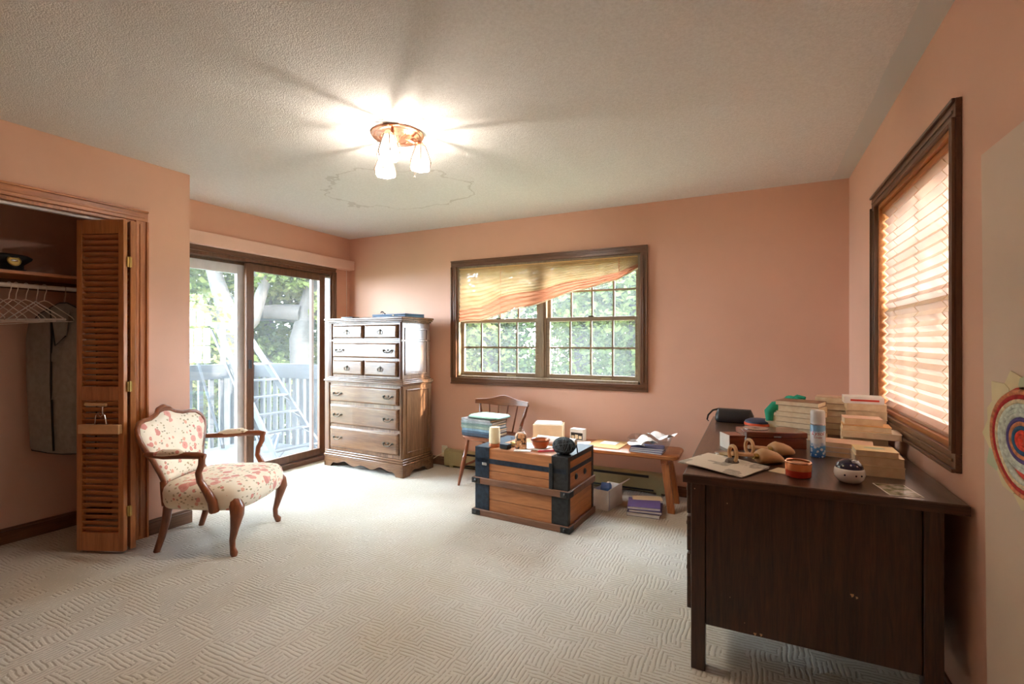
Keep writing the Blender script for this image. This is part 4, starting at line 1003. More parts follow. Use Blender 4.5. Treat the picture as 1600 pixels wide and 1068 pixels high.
# green cloth over the tall stack
gc = T('green_scarf', 'emerald green cloth tucked behind the tall paperback stack', 'cloth', (.17, 3.15, Z), math.radians(-20))
O('cloth', MB().sheet(lambda u, v: (-.07 + .16 * u + .015 * math.sin(7 * v), -.02 + .05 * v + .02 * math.sin(5 * u), .10 + .095 * math.sin(min(1, .25 + u) * PI * .6) - .05 * (v - .4) ** 2 + .014 * math.sin(9 * u + 4 * v)), 14, 10, .012), M['green'], gc, smooth=60)
O('fold', MB().tube([(-.075, -.03, .06), (-.08, -.02, .11), (-.05, -.02, .15), (-.01, -.01, .165)], [.018, .026, .024, .012], 9), M['green'], gc, smooth=60)
O('knot', MB().tube([(.03, .0, .19), (.06, .0, .205), (.1, .0, .20)], [.008, .012, .008], 8), M['green'], gc, smooth=60)
for i in range(3):
    book(['bottom', 'middle', 'top'][i] + ' cream book under the green cloth', (.15 + .006 * i, 3.20, Z + .03 * i), math.radians(-22 + 4 * i), .15, .12, .03, CRE, 'books under the green cloth')
# spray can
can = T('spray_can', 'blue and white aerosol can standing by the books', 'spray can', (.262, 2.545, Z), math.radians(20))
can.scale = (.95, .95, .89)
def can_mat():
    g = G('can_print'); v = g.coord(); sep = g.n('ShaderNodeSeparateXYZ'); g.put(sep.inputs[0], v)
    f = g.math('ADD', g.math('MULTIPLY', sep.outputs[2], 6.0), g.math('MULTIPLY', g.noise(v, 34, 2), .35))
    vr = g.vor(v, 60, 'F1', 1); fl = g.math('MULTIPLY', g.math('LESS_THAN', vr.outputs['Distance'], .38), g.math('LESS_THAN', sep.outputs[2], .06))
    c = g.ramp(f, [(.18, lin((40, 96, 176))), (.5, lin((92, 158, 214))), (.62, lin((226, 232, 236))), (.9, lin((220, 230, 238))), (.98, lin((120, 172, 214)))])
    g.set(col=g.mix(fl, c, lin((214, 226, 236))), rough=.25, coat=.4); return g.m
O('can_body', MB().lathe([(.028, 0), (.031, .003), (.031, .155), (.028, .163)], 26), can_mat(), can)
O('rim', MB().lathe([(.029, .160), (.0305, .163), (.029, .167)], 24, cap0=False), M['chrome'], can)
O('cap', MB().lathe([(.030, .166), (.0305, .170), (.0295, .225), (.026, .232), (.01, .233)], 26), M['white'], can)
def wrap_text(txt, size, z, m, parent, shear=.25, a0=-2.02):
    cu_ = bpy.data.curves.new('lettering', 'FONT'); cu_.body = txt; cu_.size = size; cu_.align_x = 'CENTER'; cu_.extrude = .0004; cu_.shear = shear
    ob = bpy.data.objects.new('lettering_tmp', cu_); COL.objects.link(ob)
    dg = bpy.context.evaluated_depsgraph_get(); dg.update()
    me = bpy.data.meshes.new_from_object(ob.evaluated_get(dg)); COL.objects.unlink(ob); bpy.data.objects.remove(ob)
    for vtx in me.vertices:
        a = a0 + vtx.co.x / .0312; r = .0313 + (vtx.co.z if vtx.co.z > 0 else 0)
        vtx.co = (r * math.cos(a), r * math.sin(a), z + vtx.co.y)
    me.materials.clear(); me.materials.append(m)
    o = bpy.data.objects.new('lettering', me); COL.objects.link(o); o.parent = parent; return o
M['redink'] = plain('red_ink', (170, 40, 58), .5); M['blueink'] = plain('blue_ink', (24, 52, 110), .5)
wrap_text('Lysol', .026, .112, M['redink'], can)
wrap_text('Linen', .015, .096, M['redink'], can)
# orange jar candle
jr = T('jar_candle', 'orange and red glass candle jar at the front of the desk', 'candle', (.158, 2.145, Z))
O('jar', MB().lathe([(.04, 0), (.044, .003), (.0445, .030)], 28), plain('red_orange_glass', (176, 52, 36), .15, coat=.5), jr)
O('label_band', MB().lathe([(.0448, .026), (.0448, .052), (.043, .057)], 28, cap0=False, cap1=False), plain('copper_band', (226, 144, 92), .2, .5), jr)
O('rim', MB().lathe([(.045, .052), (.0455, .056), (.043, .059), (.040, .056)], 28, cap0=False, cap1=False), M['copper'], jr)
O('wax', MB().lathe([(.0405, .03), (.0405, .05)], 24), plain('peach_wax', (236, 178, 140), .5), jr)
eg = T('ceramic_diffuser', 'round white porcelain pot with a cobalt blue top', 'ceramic pot', (.318, 2.135, Z))
O('pot', MB().lathe([(.025, 0), (.035, .004), (.046, .018), (.0495, .033), (.047, .048), (.044, .053)], 28), M['porcelain'], eg, smooth=60)
O('dome', MB().lathe([(.0435, .052), (.042, .062), (.034, .074), (.02, .082), (.004, .085)], 28), M['cobalt'], eg, smooth=60)
O('spout', MB().lathe([(.013, 0), (.009, .02), (.0035, .05)], 12, M=Matrix.Translation((.016, 0, .076)) @ Matrix.Rotation(-.28, 4, 'Y'), cap1=False), M['clear'], eg)
for a in (-2.0, -1.3, -.9): O('star_dot', MB().ball((.0488 * math.cos(a), .0488 * math.sin(a), .034), .0035, 8, 5), M['cobalt'], eg)
for a, zz_, rr in ((-2.2, .064, .0405), (-1.6, .069, .038), (-1.1, .066, .039)): O('star_dot', MB().ball((rr * math.cos(a), rr * math.sin(a), zz_), .003, 8, 5), M['porcelain'], eg)
def photo_mat():
    g = G('snapshot'); v = g.coord(); f = g.noise(v, 26, 4)
    g.set(col=g.ramp(f, [(.3, lin((70, 74, 56))), (.45, lin((150, 150, 120))), (.6, lin((206, 200, 188))), (.75, lin((130, 96, 80)))]), rough=.2); return g.m
ph = T('snapshot', 'glossy photograph lying at the near right of the desk', 'photograph', (.448, 2.09, Z), math.radians(9))
O('print', MB().box(-.048, .048, -.072, .072, 0, .0015), M['paper'], ph)
O('image', MB().box(-.044, .044, -.066, .068, .0015, .002), photo_mat(), ph)
tag(O('note_card', MB().prism([(-.05, -.045), (.04, -.05), (.045, .045), (-.04, .04)], 0, .0015, 'z'), M['cream'], None, loc=(.12, 2.20, Z), rot=(0, 0, -.35)), 'pale note card partly under the candle jar', 'card')

# ------------------------------------------------------------------ pleated blind, right window
bl = T('pleated_blind', 'peach pleated blind glowing with sunlight beside the desk', 'blind', (XR + .032, 0, 0))
by0, by1, bz0, bz1 = W2[0] + .027, W2[1] - .035, .932, 1.965
NP = 46
def pl_y(v): return .010 if int(round(v * NP)) % 2 else -.010
O('fabric', MB().sheet(lambda u, v: (pl_y(v), by0 + (by1 - by0) * u, bz0 + (bz1 - bz0) * v), 6, NP), M['blind'], bl, smooth=0)
O('headrail', MB().box(-.018, .018, W2[0] + .024, W2[1] - .024, 1.965, 1.995), M['oak_y'], bl, .003)
O('bottom_rail', MB().box(-.015, .015, by0, by1, .921, .934), M['blind'], bl, .002)
for f_ in (.17, .5, .83, .03):
    y = by0 + (by1 - by0) * f_
    O('cord', MB().tube([(-.0105 + (pl_y(k / NP) + .010) * .85, y, bz0 + (bz1 - bz0) * k / NP) for k in range(NP + 1)], .0012, 5), M['cream'] if f_ < .1 else M['beech'], bl)

# ------------------------------------------------------------------ torn shade, back window
tsd = T('torn_shade', 'tan pleated shade sagging diagonally across the back window', 'window shade', (0, YB, 0))
kx = [-2.672, -2.44, -2.2, -1.748, -1.404, -1.054, -.871]
kz = [1.474, 1.482, 1.545, 1.645, 1.742, 1.806, 1.905]
kb = [.115, .13, .165, .12, .085, .055, .035]
top_z = 1.998
def shz(u):
    x = kx[0] + (kx[-1] - kx[0]) * u; z = float(np.interp(x, kx, kz)); b = float(np.interp(x, kx, kb)); return x, z + .006 * math.sin(u * 23), b
def upper(u, v):
    x, zb, b = shz(u); z = top_z - v * (top_z - zb - b)
    return (x, .018 + .005 * math.sin(v * 2 * PI * 9) + .006 * math.sin(u * 9 + v * 3), z)
def lower(u, v):
    x, zb, b = shz(u); z = zb + b * (1 - v) + .004 * math.sin(u * 40 + v * 6) * v
    return (x, .010 + .008 * math.sin(v * 2 * PI * 3.5 + u * 4) + .004 * math.sin(u * 17), z)
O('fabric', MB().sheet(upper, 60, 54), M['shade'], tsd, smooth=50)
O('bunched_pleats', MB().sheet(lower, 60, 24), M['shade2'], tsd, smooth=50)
O('bottom_bar', MB().tube([(shz(u)[0], .012, shz(u)[1] - .004) for u in [i / 40 for i in range(41)]], .005, 6), M['cream'], tsd)
O('headrail', MB().box(W1[0] + .024, W1[1] - .024, .004, .034, 1.996, 2.003), M['manila'], tsd)
for x_, ub_ in ((-2.19, 0), (-1.035, 1)):
    zt_ = 1.99; zb_ = float(np.interp(x_, kx, kz)) + (.02 if not ub_ else .06)
    O('lift_cord', MB().tube([(x_ + .004 * math.sin(k * 1.7), -.002, zt_ + (zb_ - zt_) * k / 14) for k in range(15)], .004 if ub_ else .0025, 6), M['shade2'], tsd)

# ------------------------------------------------------------------ ceiling lamp
lp = T('ceiling_lamp', 'copper three-light ceiling lamp with faceted glass shades', 'ceiling lamp', (-1.795, 2.185, ZC))
O('canopy', MB().lathe([(.145, 0), (.148, -.006), (.142, -.014), (.125, -.012), (.112, -.018), (.10, -.026), (.06, -.036), (.02, -.04), (.004, -.046)], 40), M['copper'], lp, smooth=60)
rb = MB()
for k in range(30):
    a = 2 * PI * k / 30; rb.tube([(.10 * math.cos(a), .10 * math.sin(a), -.027), (.055 * math.cos(a), .055 * math.sin(a), -.0385)], .0026, 5)
o = O('canopy_ribs', rb, M['copper'], lp); o['kind'] = 'stuff'
SHP = [(.062, -.148), (.118, .05), (-.125, .045)]
for k, (sx, sy) in enumerate(SHP):
    tx, ty = (sx * 1.02, sy * 1.02)
    O('arm', MB().tube([(sx * .5, sy * .5, -.028), (sx * .75, sy * .75, -.05), (sx * .95, sy * .95, -.048), (tx, ty, -.055)], [.011, .010, .009, .012], 9), M['copper'], lp, smooth=60)
    O('holder', MB().lathe([(.026, -.078), (.028, -.068), (.020, -.06), (.016, -.05)], 16, (tx, ty, 0)), M['copper'], lp, smooth=60)
    rot = .3 + k * .9
    P6 = lambda r, z: [Vector((tx + r * math.cos(rot + i * PI / 3), ty + r * math.sin(rot + i * PI / 3), z)) for i in range(6)]
    A, B, C = P6(.029, -.074), P6(.063, -.172), P6(.057, -.202)
    fm = MB()
    for i in range(6):
        j = (i + 1) % 6
        fm.tube([A[i], B[i], C[i]], .0042, 6).tube([B[i], B[j]], .0026, 6)
        fm.tube([A[i], A[j]], .0022, 6)
    shd = O('shade', fm, M['came'], lp)
    for (R0, R1) in ((A, B), (B, C)):
        for i in range(6):
            j = (i + 1) % 6; c = (R0[i] + R0[j] + R1[i] + R1[j]) / 4
            sc_ = lambda p: c + (p - c) * .985
            O('pane', MB().add([sc_(R0[i]), sc_(R0[j]), sc_(R1[j]), sc_(R1[i])], [(0, 1, 2, 3)]), M['lampglass'], shd, smooth=0)
    bb = O('bulb', MB().lathe([(.012, -.11), (.019, -.138), (.02, -.155), (.012, -.17), (.002, -.174)], 14, (tx, ty, 0)), M['clear'], lp, smooth=80)
    O('filament', MB().ball((tx, ty, -.152), (.0045, .0045, .006), 8, 6), M['bulb'], bb, smooth=80)
    O('socket', MB().lathe([(.013, -.112), (.014, -.07)], 12, (tx, ty, 0)), M['cream'], lp)
O('pull_chain', MB().tube([(.098, .028, -.05), (.098, .028, -.245)], .0016, 6).ball((.098, .028, -.248), .005, 8, 6), M['brass'], lp)

# ------------------------------------------------------------------ in the closet
def hanger(label, y, rz, m, dx=0, sag=0):
    t = T('wire_hanger', label, 'hanger', (-3.93 + dx, y, 1.605), rz, 'wire hangers on the closet rod')
    hk = [(.018 * math.cos(a), 0, .003 + .018 * math.sin(a)) for a in [(-.35 + i * .42) for i in range(9)]]
    hk = [(0.0175 * math.cos(a), 0, .0 + .0175 * math.sin(a)) for a in [(-.4 + i * (PI + .6) / 9) for i in range(10)]]
    O('hook', MB().tube([(0, 0, -.085), (.004, 0, -.05), (.016, 0, -.022)] + hk, .0022, 6), m, t)
    O('body', MB().tube([(0, 0, -.082), (-.03, 0, -.09), (-.19, 0, -.185 - sag), (-.205, 0, -.20 - sag), (-.198, 0, -.212 - sag), (0, 0, -.212 - sag * .5), (.198, 0, -.212), (.205, 0, -.20), (.19, 0, -.185), (.03, 0, -.09), (0, 0, -.082)], .0024, 6), m, t)
    return t
for i, (y, r) in enumerate(((1.13, .30), (1.175, .34), (1.22, .31), (1.27, .36), (1.30, .33), (1.345, .37), (1.43, .35))):
    hanger(['white wire hanger furthest left on the closet rod', 'second white wire hanger from the left on the closet rod', 'third white wire hanger from the left on the closet rod', 'fourth wire hanger from the left, just before the close pair', 'fifth wire hanger from the left, close against the fourth', 'sixth wire hanger, bare in front of the garment bag', 'seventh wire hanger, beside the garment bag hook'][i], y, r, M['hanger'], 0, .01 * (i % 3))
wb_ = T('trouser_bar_hanger', 'white hanger with a straight trouser bar beside the garment bag', 'hanger', (-3.93, 1.39, 1.605), .36)
O('hook', MB().tube([(0, 0, -.09), (.014, 0, -.03)] + [(0.0175 * math.cos(a), 0, .0175 * math.sin(a)) for a in [(-.4 + i * (PI + .6) / 9) for i in range(10)]], .0024, 6), M['chrome'], wb_)
O('bar', MB().tube([(-.2, 0, -.2), (.2, 0, -.2)], .007, 8), M['white'], wb_)
O('arms', MB().tube([(-.2, 0, -.2), (0, 0, -.09), (.2, 0, -.2)], .0035, 6), M['white'], wb_)
gb = T('garment_bag', 'grey garment bag with black zip hanging in the closet', 'garment bag', (-3.93, 1.525, 1.605), math.radians(20))
gb.scale = (.92, 1, 1)
go = [(-.245, -1.03), (-.25, -.9), (-.255, -.6), (-.25, -.3), (-.235, -.2), (-.18, -.155), (-.09, -.115), (-.03, -.09), (.03, -.09), (.09, -.115), (.18, -.155), (.235, -.2), (.25, -.3), (.255, -.6), (.25, -.9), (.245, -1.03), (.12, -1.045), (0, -1.05), (-.12, -1.045)]
def gring(s_, dy, wv=0):
    cz = -.58; return [Vector((x * s_, dy + wv * .012 * math.sin(x * 26 + z * 4), cz + (z - cz) * s_)) for x, z in go]
O('bag', MB().loft([gring(.25, .045, 1), gring(.7, .045, 1), gring(.95, .032, 1), gring(1.0, .0), gring(.95, -.032, 1), gring(.7, -.05, 1), gring(.25, -.056, 1)]), M['greywool'], gb, smooth=60)
O('edge_piping', MB().tube([(x, 0, z) for x, z in go] + [(go[0][0], 0, go[0][1])], .005, 6), M['piping'], gb)
O('zip', MB().tube([(-.02, -.060, -.13), (-.012, -.064, -.3), (-.02, -.062, -.6), (-.01, -.060, -.85), (-.02, -.045, -1.02)], .006, 6), M['piping'], gb)
O('collar_flap', MB().prism([(-.02, -.13), (.12, -.15), (.10, -.30), (.02, -.36)], -.066, -.06, 'y'), M['greywool'], gb, .002)
O('flap_trim', MB().tube([(-.02, -.068, -.13), (.02, -.068, -.36), (.10, -.068, -.30)], .004, 6), M['piping'], gb)
O('hook', MB().tube([(0, 0, -.09), (.016, 0, -.022)] + [(0.0175 * math.cos(a), 0, .0175 * math.sin(a)) for a in [(-.4 + i * (PI + .6) / 9) for i in range(10)]], .0024, 6), M['chrome'], gb)
cp = T('officer_cap', 'black peaked cap with gold badge on the closet shelf', 'cap', (-3.98, 1.26, 1.685), math.radians(78))
O('band', MB().lathe([(.088, 0), (.09, .045)], 26), M['cap'], cp)
O('crown', MB().lathe([(.09, .045), (.125, .078), (.128, .086), (.11, .098), (.03, .104)], 28), M['cap'], cp, smooth=60)
O('peak', MB().sheet(lambda u, v: ((.088 + .05 * v * math.sin(u * PI)) * math.cos(-PI * .95 + u * PI * .9), (.088 + .05 * v * math.sin(u * PI)) * math.sin(-PI * .95 + u * PI * .9), .012 - .02 * v * math.sin(u * PI) + .008), 16, 4, .003), M['black'], cp, smooth=60)
bdm = Matrix.Translation((.034, -.116, .056)) @ Matrix.Rotation(.28, 4, 'Z') @ Matrix.Rotation(PI / 2 - .25, 4, 'X')
O('badge', MB().lathe([(.032, 0), (.032, .004), (.026, .007), (.024, .004), (.005, .004)], 20, M=bdm), M['gold'], cp)
O('badge_emblem', MB().ball((0, 0, .007), (.018, .007, .004), 10, 6, M=bdm), M['chrome'], cp)
thg = T('clamp_hanger', 'wooden clamp trouser hanger hooked on the louvred closet door', 'hanger', (pa[0] + .165 * math.cos(aA) + .034 * math.sin(aA), pa[1] + .165 * math.sin(aA) - .034 * math.cos(aA), .75), aA)
O('clamp_bar', MB().box(-.125, .13, -.012, .0, -.027, .027), M['beech'], thg, .003)
O('clamp_bar', MB().box(-.125, .13, .002, .014, -.027, .027), M['beech'], thg, .003)
O('wire_arch', MB().tube([(-.03, 0, .025), (-.022, 0, .085), (-.01, 0, .095), (.008, 0, .075), (.025, 0, .09), (.034, 0, .08), (.045, 0, .025)], .0032, 7), M['chrome'], thg)
O('hook', MB().tube([(.02, 0, .085), (.02, 0, .13), (.02, .01, .15)], .003, 7), M['chrome'], thg)
O('peg', MB().tube([(-.085, -.004, .148), (.045, -.004, .145)], .0095, 10), M['beech'], thg)

# ------------------------------------------------------------------ leaning board and sunflower on the right
lb = T('leaning_board', 'tall pale cream board leaning on the right wall', 'board', (0, 0, 0))
tp = 1.80
O('board', MB().add([(.603, .95, 0), (.615, .95, 0), (.615, 1.845, 0), (.603, 1.845, 0), (.583, .95, tp), (.595, .95, tp), (.595, 1.83, tp), (.583, 1.83, tp)], [(0, 3, 2, 1), (4, 5, 6, 7), (0, 1, 5, 4), (1, 2, 6, 5), (2, 3, 7, 6), (3, 0, 4, 7)]), M['panelboard'], lb, .001)
sf = T('sunflower_hanging', 'yarn sunflower with cream felt petals on the pale board', 'decoration', (.590, 1.578, 1.035))
sf.scale = (1, 1.32, 1)
TFS = Matrix(((0, 0, -1, 0), (-1, 0, 0, 0), (0, 1, 0, 0), (0, 0, 0, 1)))   # local xy -> wall, local z -> towards room
def ringt(r, tr, m, nm, h=.008, ov=.9):
    O(nm, MB().tube([TFS @ Vector((r * math.cos(a), r * ov * math.sin(a) - (.018 * max(0, -math.sin(a)) ** 3 if r > .09 else 0), h)) for a in [i * 2 * PI / 40 for i in range(41)]], tr, 7, caps=False), m, sf, smooth=60)
O('backing', MB().lathe([(.128, 0), (.128, .006)], 30, M=TFS), M['red'], sf)
yc = {k: plain('yarn_' + k, v, .95, var=.35, sc=70) for k, v in dict(rust=(206, 132, 92), crimson=(176, 44, 44), mint=(206, 216, 206), violet=(84, 70, 130), scarlet=(222, 70, 52), teal=(40, 92, 130), cream=(226, 206, 170)).items()}
for r, k in ((.128, 'rust'), (.116, 'crimson'), (.104, 'cream'), (.092, 'mint'), (.080, 'mint'), (.068, 'mint'), (.056, 'violet'), (.045, 'rust'), (.034, 'teal'), (.022, 'scarlet'), (.010, 'scarlet')): ringt(r, .0075, yc[k], 'yarn_ring')
for i in range(14):
    a = 2 * PI * i / 14 + .12; L0, L1, hw = .118, .188 + .012 * ((i * 7) % 3 - 1), .034
    hw = .044; pts = [(L0, -hw * .7), (L0 + .02, -hw), (L0 + .04, -hw * .9), (L1, 0), (L0 + .04, hw * .9), (L0 + .02, hw), (L0, hw * .7)]
    ca, sa = math.cos(a), math.sin(a)
    pm = MB().prism([(x * ca - y * sa, (x * sa + y * ca) * .92) for x, y in pts], .002 + .0015 * (i % 2), .0045 + .0015 * (i % 2), 'z')
    pm.v = [tuple(TFS @ Vector(p)) for p in pm.v]
    O('petal', pm, M['feltgreen'] if i % 5 == 3 else M['felt'], sf)

# ------------------------------------------------------------------ unseen roofing, added and widened to shade the deck and sliding door
ST('shade_roof', MB().prism([(XL - 2.0, 2.56), (XR + .55, 2.56), (-1.76, 3.15)], YF - .5, YB + .5, 'y'), M['siding'], 'unseen low pitched slab over the house, added to shade the deck')
# ------------------------------------------------------------------ outside: deck, railing, ladder, trees
GZ = -2.9
ST('ground', MB().box(-60, 60, -40, 70, GZ - .2, GZ), M['grass'], 'grass far below the deck')
dkx0, dky1 = -6.235, 4.518
deck = T('wooden_deck', 'grey weathered plank deck outside the sliding door', 'deck', (0, 0, -.10))
nb = 14; bwid = (XL - .165 - dkx0) / nb; me = None
for k in range(nb):
    x0 = dkx0 + k * bwid
    if me is None: o = O('plank', MB().box(0, bwid - .006, .3, dky1, -.035, 0), M['deckfloor'], deck); me = o.data
    else: o = O('plank', me, None, deck)
    o.location = (x0, 0, 0)
O('joist', MB().box(dkx0, XL - .17, 4.40, 4.45, -.2, -.036).box(dkx0, XL - .17, 1.0, 1.05, -.2, -.036), M['deckw_x'], deck)
O('support_post', MB().box(-6.2, -6.08, 4.26, 4.38, GZ + .1, -.037), M['deckw_z'], deck)
O('support_post', MB().box(-6.2, -6.08, 1.06, 1.18, GZ + .1, -.037), M['deckw_z'], deck)
rail = T('deck_railing', 'grey wooden deck railing with square balusters', 'railing', (0, 0, -.10))
RX, RY, RT = -6.22, 4.50, 1.075
O('top_board', MB().box(RX - .02, RX + .02, .35, RY, RT - .19, RT), M['deckw_y'], rail, .003)
O('top_board', MB().box(RX - .02, XL - .18, RY - .02, RY + .02, RT - .19, RT), M['deckw_x'], rail, .003)
O('post', MB().box(RX - .045, RX + .045, RY - .045, RY + .045, 0, RT - .01), M['deckw_z'], rail, .003)
me = None
for k in range(30):
    y = .42 + k * .135
    if me is None: o = O('baluster', MB().box(-.02, .02, -.026, .026, -.15, RT - .03), M['deckw_z'], rail); me = o.data
    else: o = O('baluster', me, None, rail)
    o.location = (RX - .04, y, 0)
for k in range(15):
    o = O('baluster', me, None, rail); o.location = (RX + .13 + k * .128, RY + .045, 0); o.rotation_euler = (0, 0, PI / 2)

ld = T('step_ladder', 'aluminium step ladder standing on the deck', 'ladder', (0, 0, -.10))
LB1, LB2 = Vector((-4.74, 3.73, 0)), Vector((-4.70, 4.34, 0)); LT1, LT2 = Vector((-6.04, 3.86, 1.57)), Vector((-6.04, 4.21, 1.57))
def railbar(a, b, w_, d_, m, nm, parent):
    ax = (b - a).normalized(); side = Vector((0, 1, 0)); nrm = ax.cross(side).normalized()
    r0 = [a + side * (sx * w_ / 2) + nrm * (sy * d_ / 2) for sx, sy in ((-1, -1), (1, -1), (1, 1), (-1, 1))]
    r1 = [b + side * (sx * w_ / 2) + nrm * (sy * d_ / 2) for sx, sy in ((-1, -1), (1, -1), (1, 1), (-1, 1))]
    return O(nm, MB().loft([r0, r1]), m, parent, .003)
railbar(LB1, LT1, .03, .075, M['alu'], 'side_rail', ld); railbar(LB2, LT2, .03, .075, M['alu'], 'side_rail', ld)
R1 = Vector((-6.10, 3.80, 0)); R2 = Vector((-6.10, 4.28, 0))
railbar(Vector((-4.98, 3.70, .18)), LT1 + Vector((-.02, -.05, -.06)), .02, .03, M['alu'], 'rear_rail', ld)
railbar(R2, LT2 + Vector((-.03, .03, 0)), .025, .03, M['alu'], 'rear_rail', ld)
for k in range(8):
    t_ = .075 + k * .122; a = LB1.lerp(LT1, t_); b = LB2.lerp(LT2, t_)
    O('step', MB().loft([[Vector((p.x - .045, p.y, p.z)), Vector((p.x + .045, p.y, p.z)), Vector((p.x + .045, p.y, p.z + .02)), Vector((p.x - .045, p.y, p.z + .02))] for p in (a, b)]), M['alu'], ld, .002)
    if k < 4:
        for p, q, s_ in ((a, b, 1), (b, a, -1)):
            O('step_brace', MB().tube([p + Vector((.04, 0, .01)) + (q - p) * .2, p + (LT1 - LB1).normalized() * -.09 + Vector((.02, 0, 0))], .007, 6), M['alu'], ld)
O('top_cap', MB().loft([[Vector((p.x - .07, p.y + e, p.z - .02)), Vector((p.x + .07, p.y + e, p.z - .05)), Vector((p.x + .07, p.y + e, p.z + .02)), Vector((p.x - .07, p.y + e, p.z + .04))] for p, e in ((LT1, -.03), (LT2, .03))]), M['alu'], ld, .006)
po2 = T('leaning_pole', 'thin grey pole leaning on the deck railing', 'pole', (-6.09, 3.98, -.10))
O('shaft', MB().tube([(0, 0, 0), (-.055, -.30, 1.17)], .016, 9), M['alu'], po2)
O('foot_cap', MB().tube([(0, 0, 0), (-.002, -.01, .05)], .021, 9), M['dark'], po2)
bkt = T('plant_pot', 'grey pot on the deck beyond the ladder', 'pot', (-5.55, 4.22, -.10))
O('pot', MB().lathe([(.10, 0), (.14, .15), (.15, .17), (.15, .2), (.13, .2), (.12, .16)], 20), plain('slate_pot', (110, 124, 140), .6), bkt)
O('soil', MB().lathe([(.12, .15), (.12, .165)], 16), M['dark'], bkt)

def leaves_mesh(name, centers, radii, n, size, rng_):
    centers = np.array(centers, float); radii = np.array(radii, float)
    p = radii.mean(1) ** 2; p /= p.sum()
    idx = rng_.choice(len(centers), n, p=p)
    d = rng_.normal(size=(n, 3)); d /= np.linalg.norm(d, axis=1)[:, None]
    rr = rng_.random(n) ** (1 / 2.2)
    c = centers[idx] + d * rr[:, None] * radii[idx]
    a = rng_.normal(size=(n, 3)); a[:, 2] *= .6; a /= np.linalg.norm(a, axis=1)[:, None]
    b = np.cross(a, rng_.normal(size=(n, 3))); b /= np.linalg.norm(b, axis=1)[:, None]
    s_ = size * rng_.uniform(.6, 1.25, n)[:, None]
    nn = np.cross(a, b)
    v = np.stack([c - a * s_ * .5, c + b * s_ * .28 + nn * s_ * .08, c + a * s_ * .5, c - b * s_ * .28 + nn * s_ * .08], 1).reshape(-1, 3)
    me = bpy.data.meshes.new(name); me.vertices.add(4 * n); me.vertices.foreach_set('co', v.ravel())
    me.loops.add(4 * n); me.loops.foreach_set('vertex_index', np.arange(4 * n, dtype=np.int32))
    me.polygons.add(n); me.polygons.foreach_set('loop_start', np.arange(0, 4 * n, 4, dtype=np.int32)); me.polygons.foreach_set('loop_total', np.full(n, 4, dtype=np.int32))
    me.update(); me.validate(); return me
def tree(label, loc, trunk, branches, clumps, n, size, lm, seed):
    t = T('tree', label, 'tree', loc, 0, 'trees around the house')
    O('trunk', MB().tube(trunk[0], trunk[1], 10), M['bark'], t, smooth=60)
    for p, r in branches: O('branch', MB().tube(p, r, 8), M['bark'], t, smooth=60)
    me = leaves_mesh('foliage', [c for c, _ in clumps], [r for _, r in clumps], n, size, np.random.default_rng(seed))
    o = O('foliage', me, lm, t); o['kind'] = 'stuff'
    return t
def auto_tree(label, loc, h, spread, n, lm, seed, size=.17, low=.2):
    r = random.Random(seed); lean = r.uniform(-.5, .5), r.uniform(-.5, .5)
    tr = ([(0, 0, 0), (lean[0] * .3, lean[1] * .3, h * .3), (lean[0], lean[1], h * .65), (lean[0] * 1.3, lean[1] * 1.3, h * .95)], [.2, .16, .10, .03])
    br = []; cl = []
    for k in range(9):
        z = h * (low + .1 + (.85 - low) * k / 9); a = r.uniform(0, 6.28); L_ = spread * r.uniform(.55, 1.0)
        x0, y0 = lean[0] * z / h * 1.3, lean[1] * z / h * 1.3
        e = (x0 + L_ * math.cos(a), y0 + L_ * math.sin(a), z + L_ * .35)
        br.append(([(x0, y0, z), (x0 + L_ * .5 * math.cos(a + .2), y0 + L_ * .5 * math.sin(a + .2), z + L_ * .12), e], [.07, .045, .015]))
        cl.append((e, (spread * .55, spread * .55, h * .14))); cl.append(((x0 + L_ * .4 * math.cos(a), y0 + L_ * .4 * math.sin(a), z), (spread * .5, spread * .5, h * .12)))
    return tree(label, loc, tr, br, cl, n, size, lm, seed)
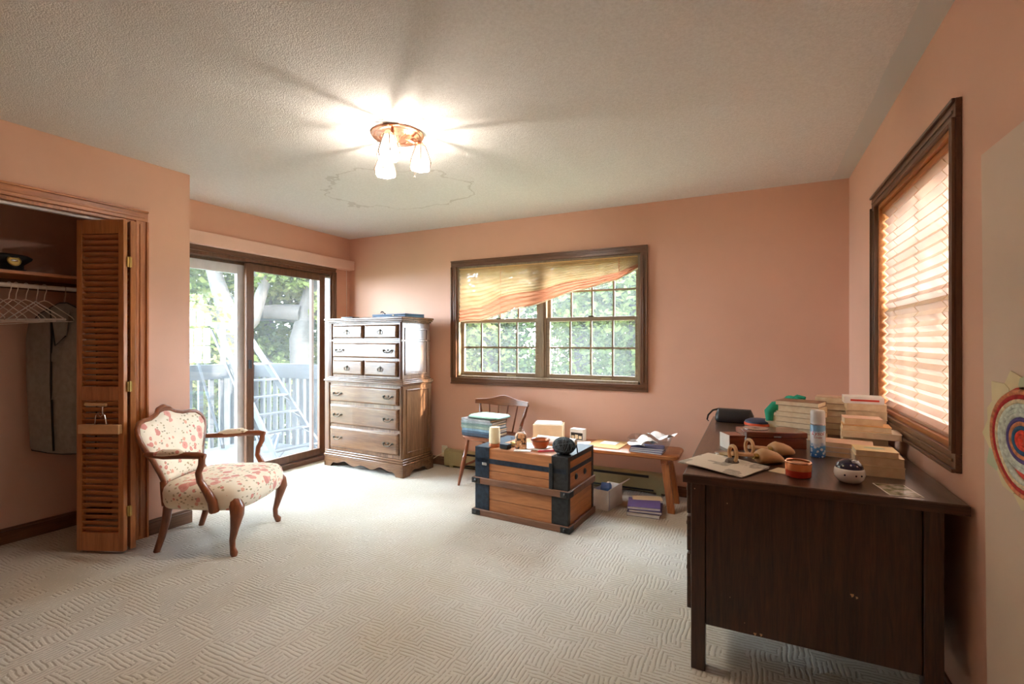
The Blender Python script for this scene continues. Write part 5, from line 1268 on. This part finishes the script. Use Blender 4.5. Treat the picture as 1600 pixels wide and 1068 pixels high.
# the two near trees seen through the sliding door
tree('leaning tree with forked pale trunk behind the left door pane', (-9.4, 6.1, GZ), ([(0, 0, 0), (.1, .1, 2.2), (0.15, .1, 4.0), (.1, .0, 4.9), (-.25, -.2, 6.2)], [.24, .2, .19, .17, .1]),
     [([(.12, .05, 4.1), (.45, .35, 4.6), (.6, .5, 5.3), (.2, .3, 6.3)], [.15, .14, .11, .05]), ([(.4, .3, 4.35), (-.2, -.1, 4.75), (-.9, -.6, 5.05)], [.07, .06, .03])],
     [((-.6, .6, 6.4), (1.6, 1.6, .9)), ((.7, .9, 5.9), (1.2, 1.2, .7)), ((-1.2, .6, 4.9), (.9, .9, .7)), ((-.4, 1.3, 3.4), (1.4, 1.0, 1.1))], 15000, .13, M['leaf0'], 21)
tree('thick trunked tree with a level limb behind the right door pane', (-8.6, 7.3, GZ), ([(0, 0, 0), (.05, .05, 2.2), (.0, .0, 4.2), (.15, .2, 5.2), (.3, .4, 6.6)], [.28, .24, .22, .2, .1]),
     [([(.05, 0, 4.75), (-.45, -.25, 4.78), (-1.2, -.7, 4.72), (-1.6, -1.0, 4.66)], [.2, .17, .15, .12]), ([(-.1, 0, 3.2), (-.6, -.3, 3.7), (-1.0, -.5, 4.2)], [.1, .08, .05])],
     [((.3, .7, 6.1), (1.4, 1.2, .8)), ((-.9, .4, 5.7), (1.1, 1.1, .6)), ((.9, .5, 4.9), (.8, .8, .6)), ((-.6, 1.3, 3.3), (1.3, .9, 1.2))], 14000, .13, M['leaf1'], 22)
labs = ['rounded tree far left beyond the deck', 'yellow-green tree filling the left door pane', 'deep green tree behind the forked trunk', 'pale tree behind the level limb', 'dense tree right of the sliding door view', 'bright tree filling the left half of the back window', 'tree with long boughs in the middle of the back window', 'yellow-green tree filling the right half of the back window', 'tall tree at the right edge of the back window', 'tree far behind the back window']
spots = [(-14, 4.0), (-13.0, 7.0), (-12.0, 9.4), (-10.2, 10.6), (-7.6, 10.2), (-6.0, 11.0), (-4.3, 12.2), (-2.6, 12.6), (-.6, 12.4), (-4.0, 17.0)]
for i, (x, y) in enumerate(spots):
    auto_tree(labs[i], (x, y, GZ), 8.0 + (i % 3) * .8, 2.1, 17000, M['leaf%d' % (i % 3)], 40 + i, .17, .08)
for i, (x, y) in enumerate(((-10.6, 5.3), (-12.0, 7.9), (-9.0, 9.6), (-16.5, 10.0))):
    auto_tree(['low bushy tree just beyond the deck railing', 'bushy tree between the forked trunk and the level limb', 'bushy tree behind the thick trunk', 'distant tree closing the gap behind the left door pane'][i], (x, y, GZ), [5.6, 6.2, 6.0, 9.0][i], [1.7, 1.8, 1.8, 2.6][i], 12000, M['leaf%d' % ((i + 1) % 3)], 60 + i, .15, .05)
auto_tree('tree outside the desk window dappling its blind', (5.2, 3.9, GZ), 7.2, 1.5, 2300, M['leaf0'], 71, .2, .25)
